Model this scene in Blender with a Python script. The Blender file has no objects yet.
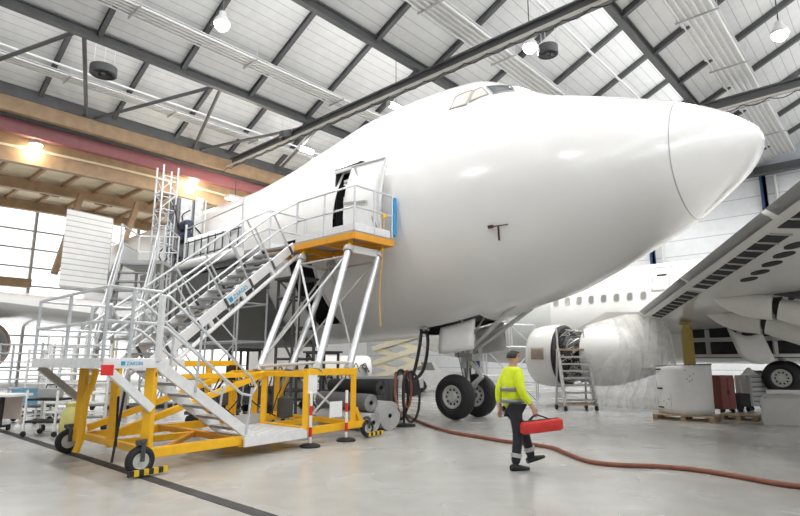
import bpy, bmesh, math, random
from mathutils import Vector, Matrix
from mathutils.bvhtree import BVHTree
random.seed(7)
PI = math.pi
col = bpy.context.scene.collection
V = Vector

# ---------------------------------------------------------------- camera frame
FPX = 552.0
PITCH = math.atan(103 / 552.0)
CAM = V((0, 0, 1.55))

def ray(px, py):
    x = (px - 400) / FPX
    u = -(py - 258) / FPX
    return V((x, math.cos(PITCH) - u * math.sin(PITCH), math.sin(PITCH) + u * math.cos(PITCH)))

def at(px, py, Y):
    r = ray(px, py)
    return CAM + r * (Y / r.y)

def G(px, py, z=0.0):
    r = ray(px, py)
    return CAM + r * ((z - CAM.z) / r.z)

def azd(az):
    return V((math.sin(math.radians(az)), math.cos(math.radians(az)), 0))

EA = azd(42.5)      # along the eave of the hangar
EB = azd(-47.5)     # along the parked airliner, towards its tail
UP = V((0, 0, 1))

def ab(a, b, z):
    return EA * a + EB * b + UP * z

# ---------------------------------------------------------------- materials
MATS = {}

def mat(name, color, rough=0.5, metal=0.0, var=0.06, scale=6.0, emit=None, estr=0.0, bump=0.0, coat=0.0, alpha=1.0, trans=0.0, spec=None):
    if name in MATS:
        return MATS[name]
    m = bpy.data.materials.new(name)
    m.use_nodes = True
    nt = m.node_tree
    p = nt.nodes['Principled BSDF']
    tc = nt.nodes.new('ShaderNodeTexCoord')
    nz = nt.nodes.new('ShaderNodeTexNoise')
    nz.inputs['Scale'].default_value = scale
    nz.inputs['Detail'].default_value = 3
    nt.links.new(tc.outputs['Object'], nz.inputs['Vector'])
    rp = nt.nodes.new('ShaderNodeValToRGB')
    c = color
    rp.color_ramp.elements[0].position = 0.3
    rp.color_ramp.elements[1].position = 0.7
    rp.color_ramp.elements[0].color = (c[0] * (1 - var), c[1] * (1 - var), c[2] * (1 - var), 1)
    rp.color_ramp.elements[1].color = (min(1, c[0] * (1 + var)), min(1, c[1] * (1 + var)), min(1, c[2] * (1 + var)), 1)
    nt.links.new(nz.outputs['Fac'], rp.inputs['Fac'])
    nt.links.new(rp.outputs['Color'], p.inputs['Base Color'])
    p.inputs['Roughness'].default_value = rough
    p.inputs['Metallic'].default_value = metal
    if coat:
        p.inputs['Coat Weight'].default_value = coat
        p.inputs['Coat Roughness'].default_value = 0.08
    if spec is not None:
        p.inputs['Specular IOR Level'].default_value = spec
    if emit:
        p.inputs['Emission Color'].default_value = (*emit, 1)
        p.inputs['Emission Strength'].default_value = estr
    if alpha < 1:
        p.inputs['Alpha'].default_value = alpha
    if trans:
        p.inputs['Transmission Weight'].default_value = trans
    if bump:
        b = nt.nodes.new('ShaderNodeBump')
        b.inputs['Strength'].default_value = bump
        b.inputs['Distance'].default_value = 0.02
        nt.links.new(nz.outputs['Fac'], b.inputs['Height'])
        nt.links.new(b.outputs['Normal'], p.inputs['Normal'])
    MATS[name] = m
    return m

def striped(name, c1, c2, period, width, axis='X', rough=0.6, bump=0.3):
    """material with regular lines across a UV axis given in metres"""
    m = mat(name, c1, rough, var=0.04, scale=3)
    nt = m.node_tree
    p = nt.nodes['Principled BSDF']
    uv = nt.nodes.new('ShaderNodeUVMap')
    sp = nt.nodes.new('ShaderNodeSeparateXYZ')
    nt.links.new(uv.outputs['UV'], sp.inputs[0])
    d = nt.nodes.new('ShaderNodeMath'); d.operation = 'DIVIDE'
    nt.links.new(sp.outputs[axis], d.inputs[0]); d.inputs[1].default_value = period
    fr = nt.nodes.new('ShaderNodeMath'); fr.operation = 'FRACT'
    nt.links.new(d.outputs[0], fr.inputs[0])
    lt = nt.nodes.new('ShaderNodeMath'); lt.operation = 'LESS_THAN'
    nt.links.new(fr.outputs[0], lt.inputs[0]); lt.inputs[1].default_value = width / period
    mx = nt.nodes.new('ShaderNodeMix'); mx.data_type = 'RGBA'
    old = p.inputs['Base Color'].links[0].from_socket
    nt.links.new(lt.outputs[0], mx.inputs['Factor'])
    nt.links.new(old, mx.inputs['A'])
    mx.inputs['B'].default_value = (*c2, 1)
    nt.links.new(mx.outputs['Result'], p.inputs['Base Color'])
    b = nt.nodes.new('ShaderNodeBump'); b.inputs['Strength'].default_value = bump; b.inputs['Distance'].default_value = 0.03
    iv = nt.nodes.new('ShaderNodeMath'); iv.operation = 'SUBTRACT'; iv.inputs[0].default_value = 1
    nt.links.new(lt.outputs[0], iv.inputs[1])
    nt.links.new(iv.outputs[0], b.inputs['Height'])
    nt.links.new(b.outputs['Normal'], p.inputs['Normal'])
    return m

M_white = mat('aircraft white paint', (0.80, 0.797, 0.785), 0.22, var=0.012, scale=1.2, coat=0.5)
M_radome = mat('radome paint', (0.82, 0.817, 0.81), 0.16, var=0.012, scale=1.5, coat=0.8)
M_grey_primer = mat('grey primer', (0.30, 0.30, 0.29), 0.5, scale=2)
M_midgrey = mat('mid grey paint', (0.42, 0.42, 0.41), 0.45, scale=3)
M_lightgrey = mat('light grey paint', (0.62, 0.62, 0.61), 0.4, scale=3)
M_yellow = mat('yellow enamel', (0.93, 0.50, 0.015), 0.38, var=0.05, scale=8)
M_orange = mat('orange frame enamel', (0.80, 0.36, 0.03), 0.42, scale=6)
M_alu = mat('brushed aluminium', (0.80, 0.81, 0.82), 0.34, metal=0.75, scale=14)
M_aluw = mat('bright aluminium profile', (0.84, 0.85, 0.86), 0.4, metal=0.25, scale=10)
M_tread = mat('ribbed step metal', (0.36, 0.37, 0.38), 0.45, metal=0.5, scale=20, bump=0.3)
M_steel = mat('dark steel', (0.075, 0.078, 0.08), 0.55, var=0.15, scale=5)
M_steel2 = mat('charcoal beam paint', (0.095, 0.098, 0.10), 0.5, var=0.12, scale=2)
M_black = mat('black rubber', (0.018, 0.018, 0.02), 0.65, var=0.2, scale=20, bump=0.15)
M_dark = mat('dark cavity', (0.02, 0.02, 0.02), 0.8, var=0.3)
M_wood = mat('glued timber', (0.35, 0.235, 0.14), 0.55, var=0.15, scale=3)
M_plank = mat('pale timber planks', (0.78, 0.68, 0.50), 0.6, var=0.08, scale=2)
M_joist = mat('brown joist timber', (0.36, 0.23, 0.12), 0.6, var=0.12, scale=4)
M_red = mat('dull red steel', (0.25, 0.085, 0.09), 0.5, scale=4)
M_blue = mat('navy column paint', (0.025, 0.06, 0.16), 0.45)
M_bluepad = mat('blue foam pad', (0.03, 0.32, 0.66), 0.6)
M_cyan = mat('blue lettering', (0.02, 0.36, 0.62), 0.5)
M_redpaint = mat('signal red', (0.70, 0.03, 0.03), 0.45)
M_whitepaint = mat('white enamel', (0.86, 0.86, 0.85), 0.4, var=0.02)
M_cream = mat('cream enamel', (0.78, 0.72, 0.55), 0.45)
M_hose = mat('brown hose rubber', (0.23, 0.075, 0.045), 0.5, var=0.15, scale=10)
M_pallet = mat('weathered pallet wood', (0.40, 0.30, 0.20), 0.75, var=0.2, scale=12)
M_hub = mat('pale wheel hub', (0.66, 0.66, 0.63), 0.38, metal=0.3)
M_galv = mat('galvanised tube', (0.66, 0.68, 0.70), 0.38, metal=0.55, scale=12)
M_lamp = mat('lamp glow', (1, 1, 1), 0.4, emit=(1.0, 0.97, 0.9), estr=26)
M_lampwarm = mat('warm lamp glow', (1, 1, 1), 0.4, emit=(1.0, 0.88, 0.62), estr=22)
M_paper = mat('white paper', (0.85, 0.86, 0.86), 0.7, var=0.02)
M_hivis = mat('high visibility yellow cloth', (0.72, 0.86, 0.02), 0.7, var=0.06, scale=14, bump=0.2)
M_navy = mat('dark work trousers', (0.022, 0.024, 0.032), 0.8, var=0.2, scale=15, bump=0.2)
M_skin = mat('skin', (0.55, 0.33, 0.24), 0.5, var=0.05)
M_hair = mat('dark hair', (0.025, 0.02, 0.018), 0.6)
M_reflect = mat('reflective tape', (0.55, 0.56, 0.56), 0.3, metal=0.4)

# ---------------------------------------------------------------- mesh builder
class MB:
    def __init__(s):
        s.v = []; s.f = []; s.uv = {}
    def add(s, vs, fs, uvs=None):
        o = len(s.v); s.v += [V(x) for x in vs]
        for k, f in enumerate(fs):
            if uvs: s.uv[len(s.f)] = [uvs[i] for i in f]
            s.f.append([i + o for i in f])
        return s
    def box(s, c, sx, sy, sz, ax=None, ay=None, az=None):
        c = V(c); ax = V(ax) if ax else V((1, 0, 0)); az = V(az) if az else UP.copy()
        ay = V(ay) if ay else az.cross(ax)
        vs = [c + ax * (i * sx / 2) + ay * (j * sy / 2) + az * (k * sz / 2) for k in (-1, 1) for j in (-1, 1) for i in (-1, 1)]
        return s.add(vs, [(0, 2, 3, 1), (4, 5, 7, 6), (0, 1, 5, 4), (2, 6, 7, 3), (0, 4, 6, 2), (1, 3, 7, 5)])
    def beam(s, p, q, w, h, up=UP):
        p = V(p); q = V(q); d = (q - p); L = d.length; d.normalize()
        side = d.cross(V(up))
        if side.length < 1e-4: side = d.cross(V((1, 0, 0)))
        side.normalize(); u2 = side.cross(d)
        return s.box((p + q) / 2, L, w, h, d, side, u2)
    def ibeam(s, p, q, w, h, t=None):
        t = t or h * 0.1
        p = V(p); q = V(q); d = (q - p).normalized(); side = d.cross(UP).normalized(); u2 = side.cross(d)
        for o in (h / 2 - t / 2, -h / 2 + t / 2): s.beam(p + u2 * o, q + u2 * o, w, t)
        return s.beam(p, q, t, h - 2 * t)
    def tube(s, p, q, r, n=10, r2=None):
        p = V(p); q = V(q); r2 = r if r2 is None else r2
        d = (q - p).normalized(); a = d.orthogonal().normalized(); b = d.cross(a)
        vs = [p + (a * math.cos(2 * PI * i / n) + b * math.sin(2 * PI * i / n)) * r for i in range(n)]
        vs += [q + (a * math.cos(2 * PI * i / n) + b * math.sin(2 * PI * i / n)) * r2 for i in range(n)]
        fs = [(i, (i + 1) % n, n + (i + 1) % n, n + i) for i in range(n)] + [tuple(range(n - 1, -1, -1)), tuple(range(n, 2 * n))]
        return s.add(vs, fs)
    def path(s, pts, r, n=8, smooth=0, closed=False):
        pts = [V(p) for p in pts]
        if smooth: pts = catmull(pts, smooth, closed)
        N = len(pts); rings = []; a = None
        for i, p in enumerate(pts):
            if closed: d = (pts[(i + 1) % N] - pts[i - 1])
            else: d = (pts[min(i + 1, N - 1)] - pts[max(i - 1, 0)])
            d.normalize()
            if a is None: a = d.orthogonal().normalized()
            else:
                a = a - d * a.dot(d)
                a = a.normalized() if a.length > 1e-5 else d.orthogonal().normalized()
            b = d.cross(a)
            rings.append([p + (a * math.cos(2 * PI * k / n) + b * math.sin(2 * PI * k / n)) * r for k in range(n)])
        vs = [x for rg in rings for x in rg]; fs = []
        for i in range(N if closed else N - 1):
            j = (i + 1) % N
            fs += [(i * n + k, i * n + (k + 1) % n, j * n + (k + 1) % n, j * n + k) for k in range(n)]
        if not closed: fs += [tuple(range(n - 1, -1, -1)), tuple((N - 1) * n + k for k in range(n))]
        return s.add(vs, fs)
    def lathe(s, prof, o, d, n=32, cap=True, arc=(0, 2 * PI)):
        """prof = (distance along d, radius)"""
        o = V(o); d = V(d).normalized(); a = (UP - d * UP.dot(d))
        a = a.normalized() if a.length > 1e-3 else d.orthogonal().normalized()
        b = d.cross(a); full = abs(arc[1] - arc[0] - 2 * PI) < 1e-6
        m = n if full else n + 1
        vs = []
        for (t, r) in prof:
            for k in range(m):
                th = arc[0] + (arc[1] - arc[0]) * k / n
                vs.append(o + d * t + (a * math.cos(th) + b * math.sin(th)) * r)
        fs = []
        for i in range(len(prof) - 1):
            for k in range(n):
                k2 = (k + 1) % m
                fs.append((i * m + k, i * m + k2, (i + 1) * m + k2, (i + 1) * m + k))
        if cap and full:
            if prof[0][1] > 1e-6: fs.append(tuple(range(m - 1, -1, -1)))
            if prof[-1][1] > 1e-6: fs.append(tuple((len(prof) - 1) * m + k for k in range(m)))
        return s.add(vs, fs)
    def prism(s, poly, ext):
        poly = [V(p) for p in poly]; e = V(ext); n = len(poly)
        return s.add(poly + [p + e for p in poly], [tuple(range(n - 1, -1, -1)), tuple(range(n, 2 * n))] + [(i, (i + 1) % n, n + (i + 1) % n, n + i) for i in range(n)])
    def quaduv(s, p0, p1, p2, p3, lu, lv):
        return s.add([p0, p1, p2, p3], [(0, 1, 2, 3)], [(0, 0), (lu, 0), (lu, lv), (0, lv)])
    def grid(s, fn, nu, nv, uvm=None):
        vs = [fn(i / nu, j / nv) for j in range(nv + 1) for i in range(nu + 1)]
        fs = [(j * (nu + 1) + i, j * (nu + 1) + i + 1, (j + 1) * (nu + 1) + i + 1, (j + 1) * (nu + 1) + i) for j in range(nv) for i in range(nu)]
        return s.add(vs, fs)
    def build(s, name, m, parent=None, loc=None, smooth=True, ang=35, bevel=0, solid=0, merge=False):
        if parent is not None:
            loc = V((0, 0, 0)); q = parent
            while q is not None: loc += q.location; q = q.parent
        elif loc is None:
            xs = [v.x for v in s.v]; ys = [v.y for v in s.v]; zs = [v.z for v in s.v]
            loc = V(((min(xs) + max(xs)) / 2, (min(ys) + max(ys)) / 2, min(zs)))
        loc = V(loc)
        me = bpy.data.meshes.new(name)
        me.from_pydata([tuple(v - loc) for v in s.v], [], s.f)
        if s.uv:
            ul = me.uv_layers.new(name='UVMap')
            for pi, poly in enumerate(me.polygons):
                if pi in s.uv:
                    for k, li in enumerate(poly.loop_indices): ul.data[li].uv = s.uv[pi][k]
        bm = bmesh.new(); bm.from_mesh(me)
        if merge: bmesh.ops.remove_doubles(bm, verts=bm.verts, dist=0.0005)
        bmesh.ops.recalc_face_normals(bm, faces=bm.faces)
        bm.to_mesh(me); bm.free()
        if smooth:
            me.polygons.foreach_set('use_smooth', [True] * len(me.polygons))
            me.set_sharp_from_angle(angle=math.radians(ang))
        me.materials.append(m)
        o = bpy.data.objects.new(name, me); col.objects.link(o)
        if parent is None: o.location = loc
        else: o.parent = parent
        if bevel:
            b = o.modifiers.new('bevel', 'BEVEL'); b.width = bevel; b.segments = 2; b.limit_method = 'ANGLE'
        if solid:
            b = o.modifiers.new('thickness', 'SOLIDIFY'); b.thickness = solid; b.offset = -1
        return o

def catmull(P, n, closed=False):
    out = []; N = len(P)
    for i in range(N if closed else N - 1):
        p0 = P[i - 1] if (i > 0 or closed) else P[0]
        p1 = P[i]; p2 = P[(i + 1) % N]
        p3 = P[(i + 2) % N] if (closed or i + 2 < N) else P[-1]
        for k in range(n):
            t = k / n
            out.append(0.5 * ((2 * p1) + (p2 - p0) * t + (2 * p0 - 5 * p1 + 4 * p2 - p3) * t * t + (3 * p1 - p0 - 3 * p2 + p3) * t ** 3))
    if not closed: out.append(P[-1])
    return out

def thing(name, loc, label, cat, group=None):
    o = bpy.data.objects.new(name, None); col.objects.link(o); o.location = V(loc)
    o.empty_display_size = 0.2
    return tag(o, label, cat, group)

def tag(o, label, cat, group=None, kind=None):
    o['label'] = label; o['category'] = cat
    if group: o['group'] = group
    if kind: o['kind'] = kind
    return o

def struct(o):
    o['kind'] = 'structure'; return o

def copy_tree(o, parent=None):
    c = o.copy(); col.objects.link(c)
    if parent is not None: c.parent = parent
    for ch in list(o.children): copy_tree(ch, c)
    return c

def text_mesh(name, body, size, origin, xdir, ydir, m, parent, off=0.004):
    cu = bpy.data.curves.new(name, 'FONT'); cu.body = body; cu.size = size; cu.extrude = 0.001
    t = bpy.data.objects.new(name, cu); col.objects.link(t)
    dg = bpy.context.evaluated_depsgraph_get(); dg.update()
    me = bpy.data.meshes.new_from_object(t.evaluated_get(dg))
    bpy.data.objects.remove(t)
    xd = V(xdir).normalized(); yd = V(ydir).normalized(); zd = xd.cross(yd).normalized()
    loc = V((0, 0, 0)); q = parent
    while q is not None: loc += q.location; q = q.parent
    for v in me.vertices: v.co = V(origin) + xd * v.co.x + yd * v.co.y + zd * (v.co.z + off) - loc
    me.materials.clear(); me.materials.append(m)
    o = bpy.data.objects.new(name, me); col.objects.link(o); o.parent = parent
    return o
# ================================================================ SETTING
def floor_material():
    m = mat('polished concrete floor', (0.47, 0.465, 0.445), 0.3, var=0.03, scale=0.5)
    nt = m.node_tree; p = nt.nodes['Principled BSDF']
    tc = nt.nodes['Texture Coordinate'] if 'Texture Coordinate' in nt.nodes else nt.nodes.new('ShaderNodeTexCoord')
    n2 = nt.nodes.new('ShaderNodeTexNoise'); n2.inputs['Scale'].default_value = 0.9; n2.inputs['Detail'].default_value = 1
    nt.links.new(tc.outputs['Object'], n2.inputs['Vector'])
    mr = nt.nodes.new('ShaderNodeMapRange'); mr.inputs['From Min'].default_value = 0.3; mr.inputs['From Max'].default_value = 0.7
    mr.inputs['To Min'].default_value = 0.20; mr.inputs['To Max'].default_value = 0.30
    nt.links.new(n2.outputs['Fac'], mr.inputs['Value']); nt.links.new(mr.outputs[0], p.inputs['Roughness'])
    n3 = nt.nodes.new('ShaderNodeTexNoise'); n3.inputs['Scale'].default_value = 2.5; n3.inputs['Detail'].default_value = 3
    nt.links.new(tc.outputs['Object'], n3.inputs['Vector'])
    mx = nt.nodes.new('ShaderNodeMix'); mx.data_type = 'RGBA'; mx.blend_type = 'MULTIPLY'
    mr2 = nt.nodes.new('ShaderNodeMapRange'); mr2.inputs['From Min'].default_value = 0.3; mr2.inputs['From Max'].default_value = 0.7
    mr2.inputs['To Min'].default_value = 0.93; mr2.inputs['To Max'].default_value = 1.04
    nt.links.new(n3.outputs['Fac'], mr2.inputs['Value'])
    old = p.inputs['Base Color'].links[0].from_socket
    mx.inputs['Factor'].default_value = 1
    nt.links.new(old, mx.inputs['A']); nt.links.new(mr2.outputs[0], mx.inputs['B'])
    nt.links.new(mx.outputs['Result'], p.inputs['Base Color'])
    p.inputs['Specular IOR Level'].default_value = 0.65
    return m

struct(MB().prism([ab(-20, -16, -0.2), ab(46, -16, -0.2), ab(46, 52, -0.2), ab(-20, 52, -0.2)], (0, 0, 0.2)).build('floor', floor_material(), loc=(0, 0, 0), smooth=False))
# dark inlaid channel crossing the floor at the left
p0, p1 = G(-60, 411), G(300, 527)
dd = (p1 - p0).normalized()
m_strip = mat('black channel grating', (0.035, 0.035, 0.037), 0.6, var=0.5, scale=30, bump=0.3)
struct(MB().beam(p0 - dd * 6 + V((0, 0, 0.001)), p1 + dd * 1.5 + V((0, 0, 0.001)), 0.17, 0.008).build('trim_1', m_strip, smooth=False))

ZB = 12.4
BB = [25.92, 19.15, 12.38, 5.61, -1.16, -7.93]
RISE = 6.77 * math.tan(math.radians(25))
A0, A1 = -16, 37
M_deck = striped('pale roof decking', (0.73, 0.73, 0.72), (0.40, 0.40, 0.40), 0.374, 0.02, 'Y', bump=0.4)
M_sky = mat('daylight rooflight glazing', (0.9, 0.9, 0.9), 0.3, emit=(0.96, 0.98, 1.0), estr=2.0)
STAG = [1.5, 1.5, 2.2, 0.7, 1.9]
for k in range(5):
    bf, bn = BB[k], BB[k + 1]
    zl, zh = ZB + 0.22, ZB + 0.22 + RISE
    mb = MB()
    mb.quaduv(ab(A0, bf, zl), ab(A1, bf, zl), ab(A1, bn, zh), ab(A0, bn, zh), A1 - A0, 7.47)
    mb.quaduv(ab(A0, bf, zl + .12), ab(A1, bf, zl + .12), ab(A1, bn, zh + .12), ab(A0, bn, zh + .12), A1 - A0, 7.47)
    struct(mb.build('ceiling', M_deck, smooth=False))
    # rooflight glazing closing the step at the high edge
    struct(MB().prism([ab(A0, bn - .02, ZB + .3), ab(A1, bn - .02, ZB + .3), ab(A1, bn - .02, zh), ab(A0, bn - .02, zh)], EB * -0.05).build('window_%d' % (10 + k), M_sky, smooth=False))
    a = -13.5 + STAG[k]
    while a < A1:
        struct(MB().ibeam(ab(a, bf, ZB + .12), ab(a, bn, ZB + .12 + RISE), 0.16, 0.24, 0.04).build('rafter', M_steel2, smooth=False))
        a += 2.95
# main level beams along the roof steps
for k in range(1, 6):
    struct(MB().ibeam(ab(A0, BB[k], ZB), ab(A1, BB[k], ZB), 0.22, 0.36, 0.05).build('roof_beam', M_steel2, smooth=False))
    a = -13.5 + STAG[k - 1] - 0.3
    while a < A1:
        struct(MB().prism([ab(a, BB[k] + .2, ZB + .25), ab(a + .5, BB[k] + .2, ZB + .25), ab(a, BB[k] + .2, ZB + .6)], EB * .04).build('gusset_plate', M_steel, smooth=False))
        a += 2.95
# level W bracing between the first beam and the eave
NA = [(5.15 + 5.05 * i) for i in range(-3, 6)]
for i, a in enumerate(NA):
    for s in (-1, 1):
        struct(MB().tube(ab(a + s * .12, BB[1] + .1, ZB - .05), ab(a + s * 2.52 - s * .12, BB[0], ZB - .15), 0.075, 8).build('wind_brace', M_steel2))
# eave: timber edge beam, dark gap, red beam
struct(MB().beam(ab(A0, 25.92, 11.85), ab(A1, 25.92, 11.85), 0.3, 0.62).build('trim_2', M_wood, smooth=False))
struct(MB().beam(ab(A0, 25.92, 12.42), ab(A1, 25.92, 12.42), 0.34, 0.5).build('trim_3', M_steel2, smooth=False))
struct(MB().beam(ab(A0, 26.3, 11.5), ab(A1, 26.3, 11.5), 0.5, 0.12).build('trim_4', M_steel, smooth=False))
struct(MB().beam(ab(A0, 26.5, 11.17), ab(A1, 26.5, 11.17), 0.3, 0.58).build('trim_5', M_red, smooth=False))
# timber annex behind the eave
AC = 11.0
struct(MB().beam(ab(-12, 27.32, 11.15), ab(34, 27.32, 11.15), .08, 1.5).build('trim_7', M_wood, smooth=False))
def zarch(a): return 10.45 - 0.45 * ((a - AC) / 11.0) ** 2
for bb in (27.4, 31.8, 36.2):
    mb = MB(); n = 30
    aa = [-12 + 46 * i / n for i in range(n + 1)]
    for i in range(n):
        q = [ab(aa[i], bb - .16, zarch(aa[i]) - .42), ab(aa[i + 1], bb - .16, zarch(aa[i + 1]) - .42), ab(aa[i + 1], bb - .16, zarch(aa[i + 1]) + .14), ab(aa[i], bb - .16, zarch(aa[i]) + .14)]
        mb.prism(q, EB * .32)
    struct(mb.build('arched_beam', M_wood, smooth=False))
mb = MB(); n = 30
for i in range(n):
    a_, b_ = aa[i], aa[i + 1]
    mb.prism([ab(a_, 27.25, zarch(a_) + .22), ab(b_, 27.25, zarch(b_) + .22), ab(b_, 38.3, zarch(b_) + .22), ab(a_, 38.3, zarch(a_) + .22)], (0, 0, .1))
struct(mb.build('ceiling', M_plank, smooth=False))
for bb in (27.4, 31.8, 36.2):
    a = -8.0
    while a < 30:
        struct(MB().beam(ab(a, bb + .16, zarch(a) + .11), ab(a, bb + (4.24 if bb < 36 else 1.6), zarch(a) + .11), 0.12, 0.2).build('joist', M_joist, smooth=False))
        a += 1.5
for a, bb in ((8.6, 31.8), (11.4, 31.8)):
    struct(MB().box(ab(a, bb + 2.0, zarch(a) + .18), 0.95, 1.1, .06, EA, EB).build('roof_hatch', M_dark, smooth=False))
# slanting timber struts that carry the arches
for (x0, y0, x1, y1, Y) in ((82, 193, 54, 274, 27.5), (138, 203, 116, 262, 29.0)):
    struct(MB().beam(at(x0, y0, Y), at(x1, y1, Y - .6), 0.28, 0.28).build('timber_strut', M_wood, smooth=False))
# glazed end wall
M_glow = mat('daylit facade glazing', (0.9, 0.9, 0.9), 0.3, emit=(0.97, 0.99, 1.0), estr=1.15)
bw = 38.0
struct(MB().prism([ab(-14, bw + .2, 0), ab(46, bw + .2, 0), ab(46, bw + .2, 12), ab(-14, bw + .2, 12)], EB * .2).build('wall_back', M_whitepaint, smooth=False))
w = 0
a = -6.0
while a < 22:
    w += 1
    struct(MB().prism([ab(a + .08, bw + .05, 0.4), ab(a + 2.92, bw + .05, 0.4), ab(a + 2.92, bw + .05, 10.4), ab(a + .08, bw + .05, 10.4)], EB * .04).build('window_%d' % (20 + w), M_glow, smooth=False))
    struct(MB().beam(ab(a, bw - .05, 0), ab(a, bw - .05, 10.6), .14, .2, EB).build('mullion', M_lightgrey if w % 2 else M_midgrey, smooth=False))
    for zz in (1.2, 3.0, 4.6, 5.9, 7.0, 8.1, 9.2):
        struct(MB().beam(ab(a, bw - .02, zz), ab(a + 3, bw - .02, zz), .08, .09).build('glazing_bar', M_midgrey, smooth=False))
    a += 3.0
struct(MB().beam(ab(-8, bw - .4, 6.0), ab(9.0, bw - .4, 6.0), .5, .5).build('trim_6', M_wood, smooth=False))
# white corrugated enclosure against the facade
M_corr = striped('white corrugated sheet', (0.80, 0.80, 0.79), (0.50, 0.50, 0.50), 0.24, 0.045, 'Y', bump=0.6)
cA = at(58, 290, 23.3); cB = at(106, 292, 25.0)
c0 = V((cA.x, cA.y, 4.7)); c1 = V((cB.x, cB.y, 4.7)); back = EB * 4
mb = MB()
L = (c1 - c0).length
mb.quaduv(c0, c1, c1 + UP * 3.4, c0 + UP * 3.4, L, 3.4)
c2 = c1 + V((-1.2, 2.4, 0))*.5
mb.quaduv(c1, c2, c2 + UP * 3.4, c1 + UP * 3.4, 3.1, 3.4)
c3 = c0 + V((-1.2, 2.4, 0))*.5
mb.quaduv(c2, c3, c3 + UP * 3.4, c2 + UP * 3.4, L, 3.4)
mb.quaduv(c3, c0, c0 + UP * 3.4, c3 + UP * 3.4, 3.1, 3.4)
mb.quaduv(c0, c1, c2, c3, L, 3.1)
struct(mb.build('wall_enclosure', M_corr, smooth=False))
M_siding_plain = mat('plain white siding', (0.72, 0.73, 0.74), .5)
# right hand wall: white siding, navy columns
M_siding = striped('white wall siding', (0.74, 0.76, 0.78), (0.45, 0.48, 0.52), 1.0, 0.05, 'Y', bump=0.4)
aw = 37.0
mb = MB(); mb.quaduv(ab(aw, -16, 0), ab(aw, 44, 0), ab(aw, 44, 12.2), ab(aw, -16, 12.2), 60, 12.2)
mb.quaduv(ab(aw + .25, -16, 0), ab(aw + .25, 44, 0), ab(aw + .25, 44, 17), ab(aw + .25, -16, 17), 60, 17)
struct(mb.build('wall_right', M_siding, smooth=False))
for b in (-7.93, -1.16, 5.2, 11.6, 18.6, 25.4):
    struct(MB().ibeam(ab(aw - .25, b, 0), ab(aw - .25, b, 12.3), .45, .45).build('steel_column', M_blue, smooth=False))
    struct(MB().tube(ab(aw - .2, b - .6, 0), ab(aw - .2, b - .6, 12.0), .09, 10).build('downpipe', M_lightgrey))
struct(MB().beam(ab(aw - .3, -16, 12.4), ab(aw - .3, 26, 12.4), .5, .4).build('roof_beam', M_steel, smooth=False))
struct(MB().beam(ab(aw - .7, -16, 12.05), ab(aw - .7, 26, 12.05), .12, .12).build('roof_beam', M_steel2, smooth=False))
struct(MB().prism([ab(aw, -16, 12.2), ab(aw, 26, 12.2), ab(aw, 26, 17), ab(aw, -16, 17)], EA * .1).build('wall_gable', M_siding, smooth=False))

# walls on the camera side and at the left
struct(MB().prism([ab(-16, -12, 0), ab(aw, -12, 0), ab(aw, -12, 17), ab(-16, -12, 17)], EB * -.2).build('wall_front', M_siding_plain, smooth=False))
struct(MB().prism([ab(-16, -12, 0), ab(-16, 46, 0), ab(-16, 46, 17), ab(-16, -12, 17)], EA * -.2).build('wall_left', M_siding_plain, smooth=False))
# ---- crane rails with festoon cable, hung under the roof beams
def crane_rail(a, b0, b1, label):
    t = thing('crane_rail', ab(a, (b0 + b1) / 2, ZB - .75), label, 'crane rail', 'overhead crane rails')
    MB().ibeam(ab(a, b0, ZB - .45), ab(a, b1, ZB - .45), .28, .42, .06).build('runway_beam', M_steel2, t, smooth=False)
    MB().beam(ab(a - .32, b0, ZB - .78), ab(a - .32, b1, ZB - .78), .10, .07).build('cable_track', mat('beige cable track', (.52, .50, .45), .5), t, smooth=False)
    b = min(b0, b1) + .4
    while b < max(b0, b1):
        MB().beam(ab(a, b, ZB - .66), ab(a - .32, b, ZB - .76), .06, .06).build('bracket', M_steel, t, smooth=False)
        b += 0.9
    mb = MB(); pts = []
    b = min(b0, b1)
    while b < max(b0, b1):
        mb.path([ab(a - .32, b, ZB - .84), ab(a - .32, b + .45, ZB - .98), ab(a - .32, b + .9, ZB - .84)], .018, 6, 4)
        b += .9
    mb.build('festoon_cable', M_black, t)
    for k in range(1, 6):
        if min(b0, b1) <= BB[k] <= max(b0, b1):
            MB().box(ab(a, BB[k], ZB - .23), .3, .3, .06, EA, EB).build('hanger', M_steel, t, smooth=False)
crane_rail(14.6, 25.5, -7, 'dark overhead crane rail crossing the ceiling left of the cockpit')
crane_rail(24.6, 25.5, -7, 'dark overhead crane rail passing behind the airliner nose tip')

# ---- radiant heating strips
def heater(bm_, zz, width, n, a0, a1, label):
    t = thing('radiant_heater', ab((a0 + a1) / 2, bm_, zz), label, 'ceiling heater', 'white radiant heating strips under the roof')
    MB().box(ab((a0 + a1) / 2, bm_, zz + .06), a1 - a0, width, .02, EA, EB).build('reflector_sheet', mat('pale reflector sheet', (0.72, 0.72, 0.71), 0.35), t, smooth=False)
    for i in range(n):
        o = -width / 2 + width * (i + .5) / n
        MB().tube(ab(a0, bm_ + o, zz), ab(a1, bm_ + o, zz), .04, 8).build('tube', M_whitepaint, t)
    a = a0 + .6
    while a < a1:
        MB().beam(ab(a, bm_ - width / 2 - .05, zz - .06), ab(a, bm_ + width / 2 + .05, zz - .06), .05, .04).build('cross_bar', M_midgrey, t, smooth=False)
        for s in (-1, 1):
            bb_ = bm_ + s * width / 2
            k = [i for i in range(5) if BB[i + 1] <= bb_ <= BB[i]][0]
            zt = ZB + .2 + (BB[k] - bb_) * math.tan(math.radians(25))
            MB().tube(ab(a, bb_, zz - .04), ab(a, bb_, zt), .012, 5).build('hanger', M_lightgrey, t)
        a += 4.4
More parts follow.
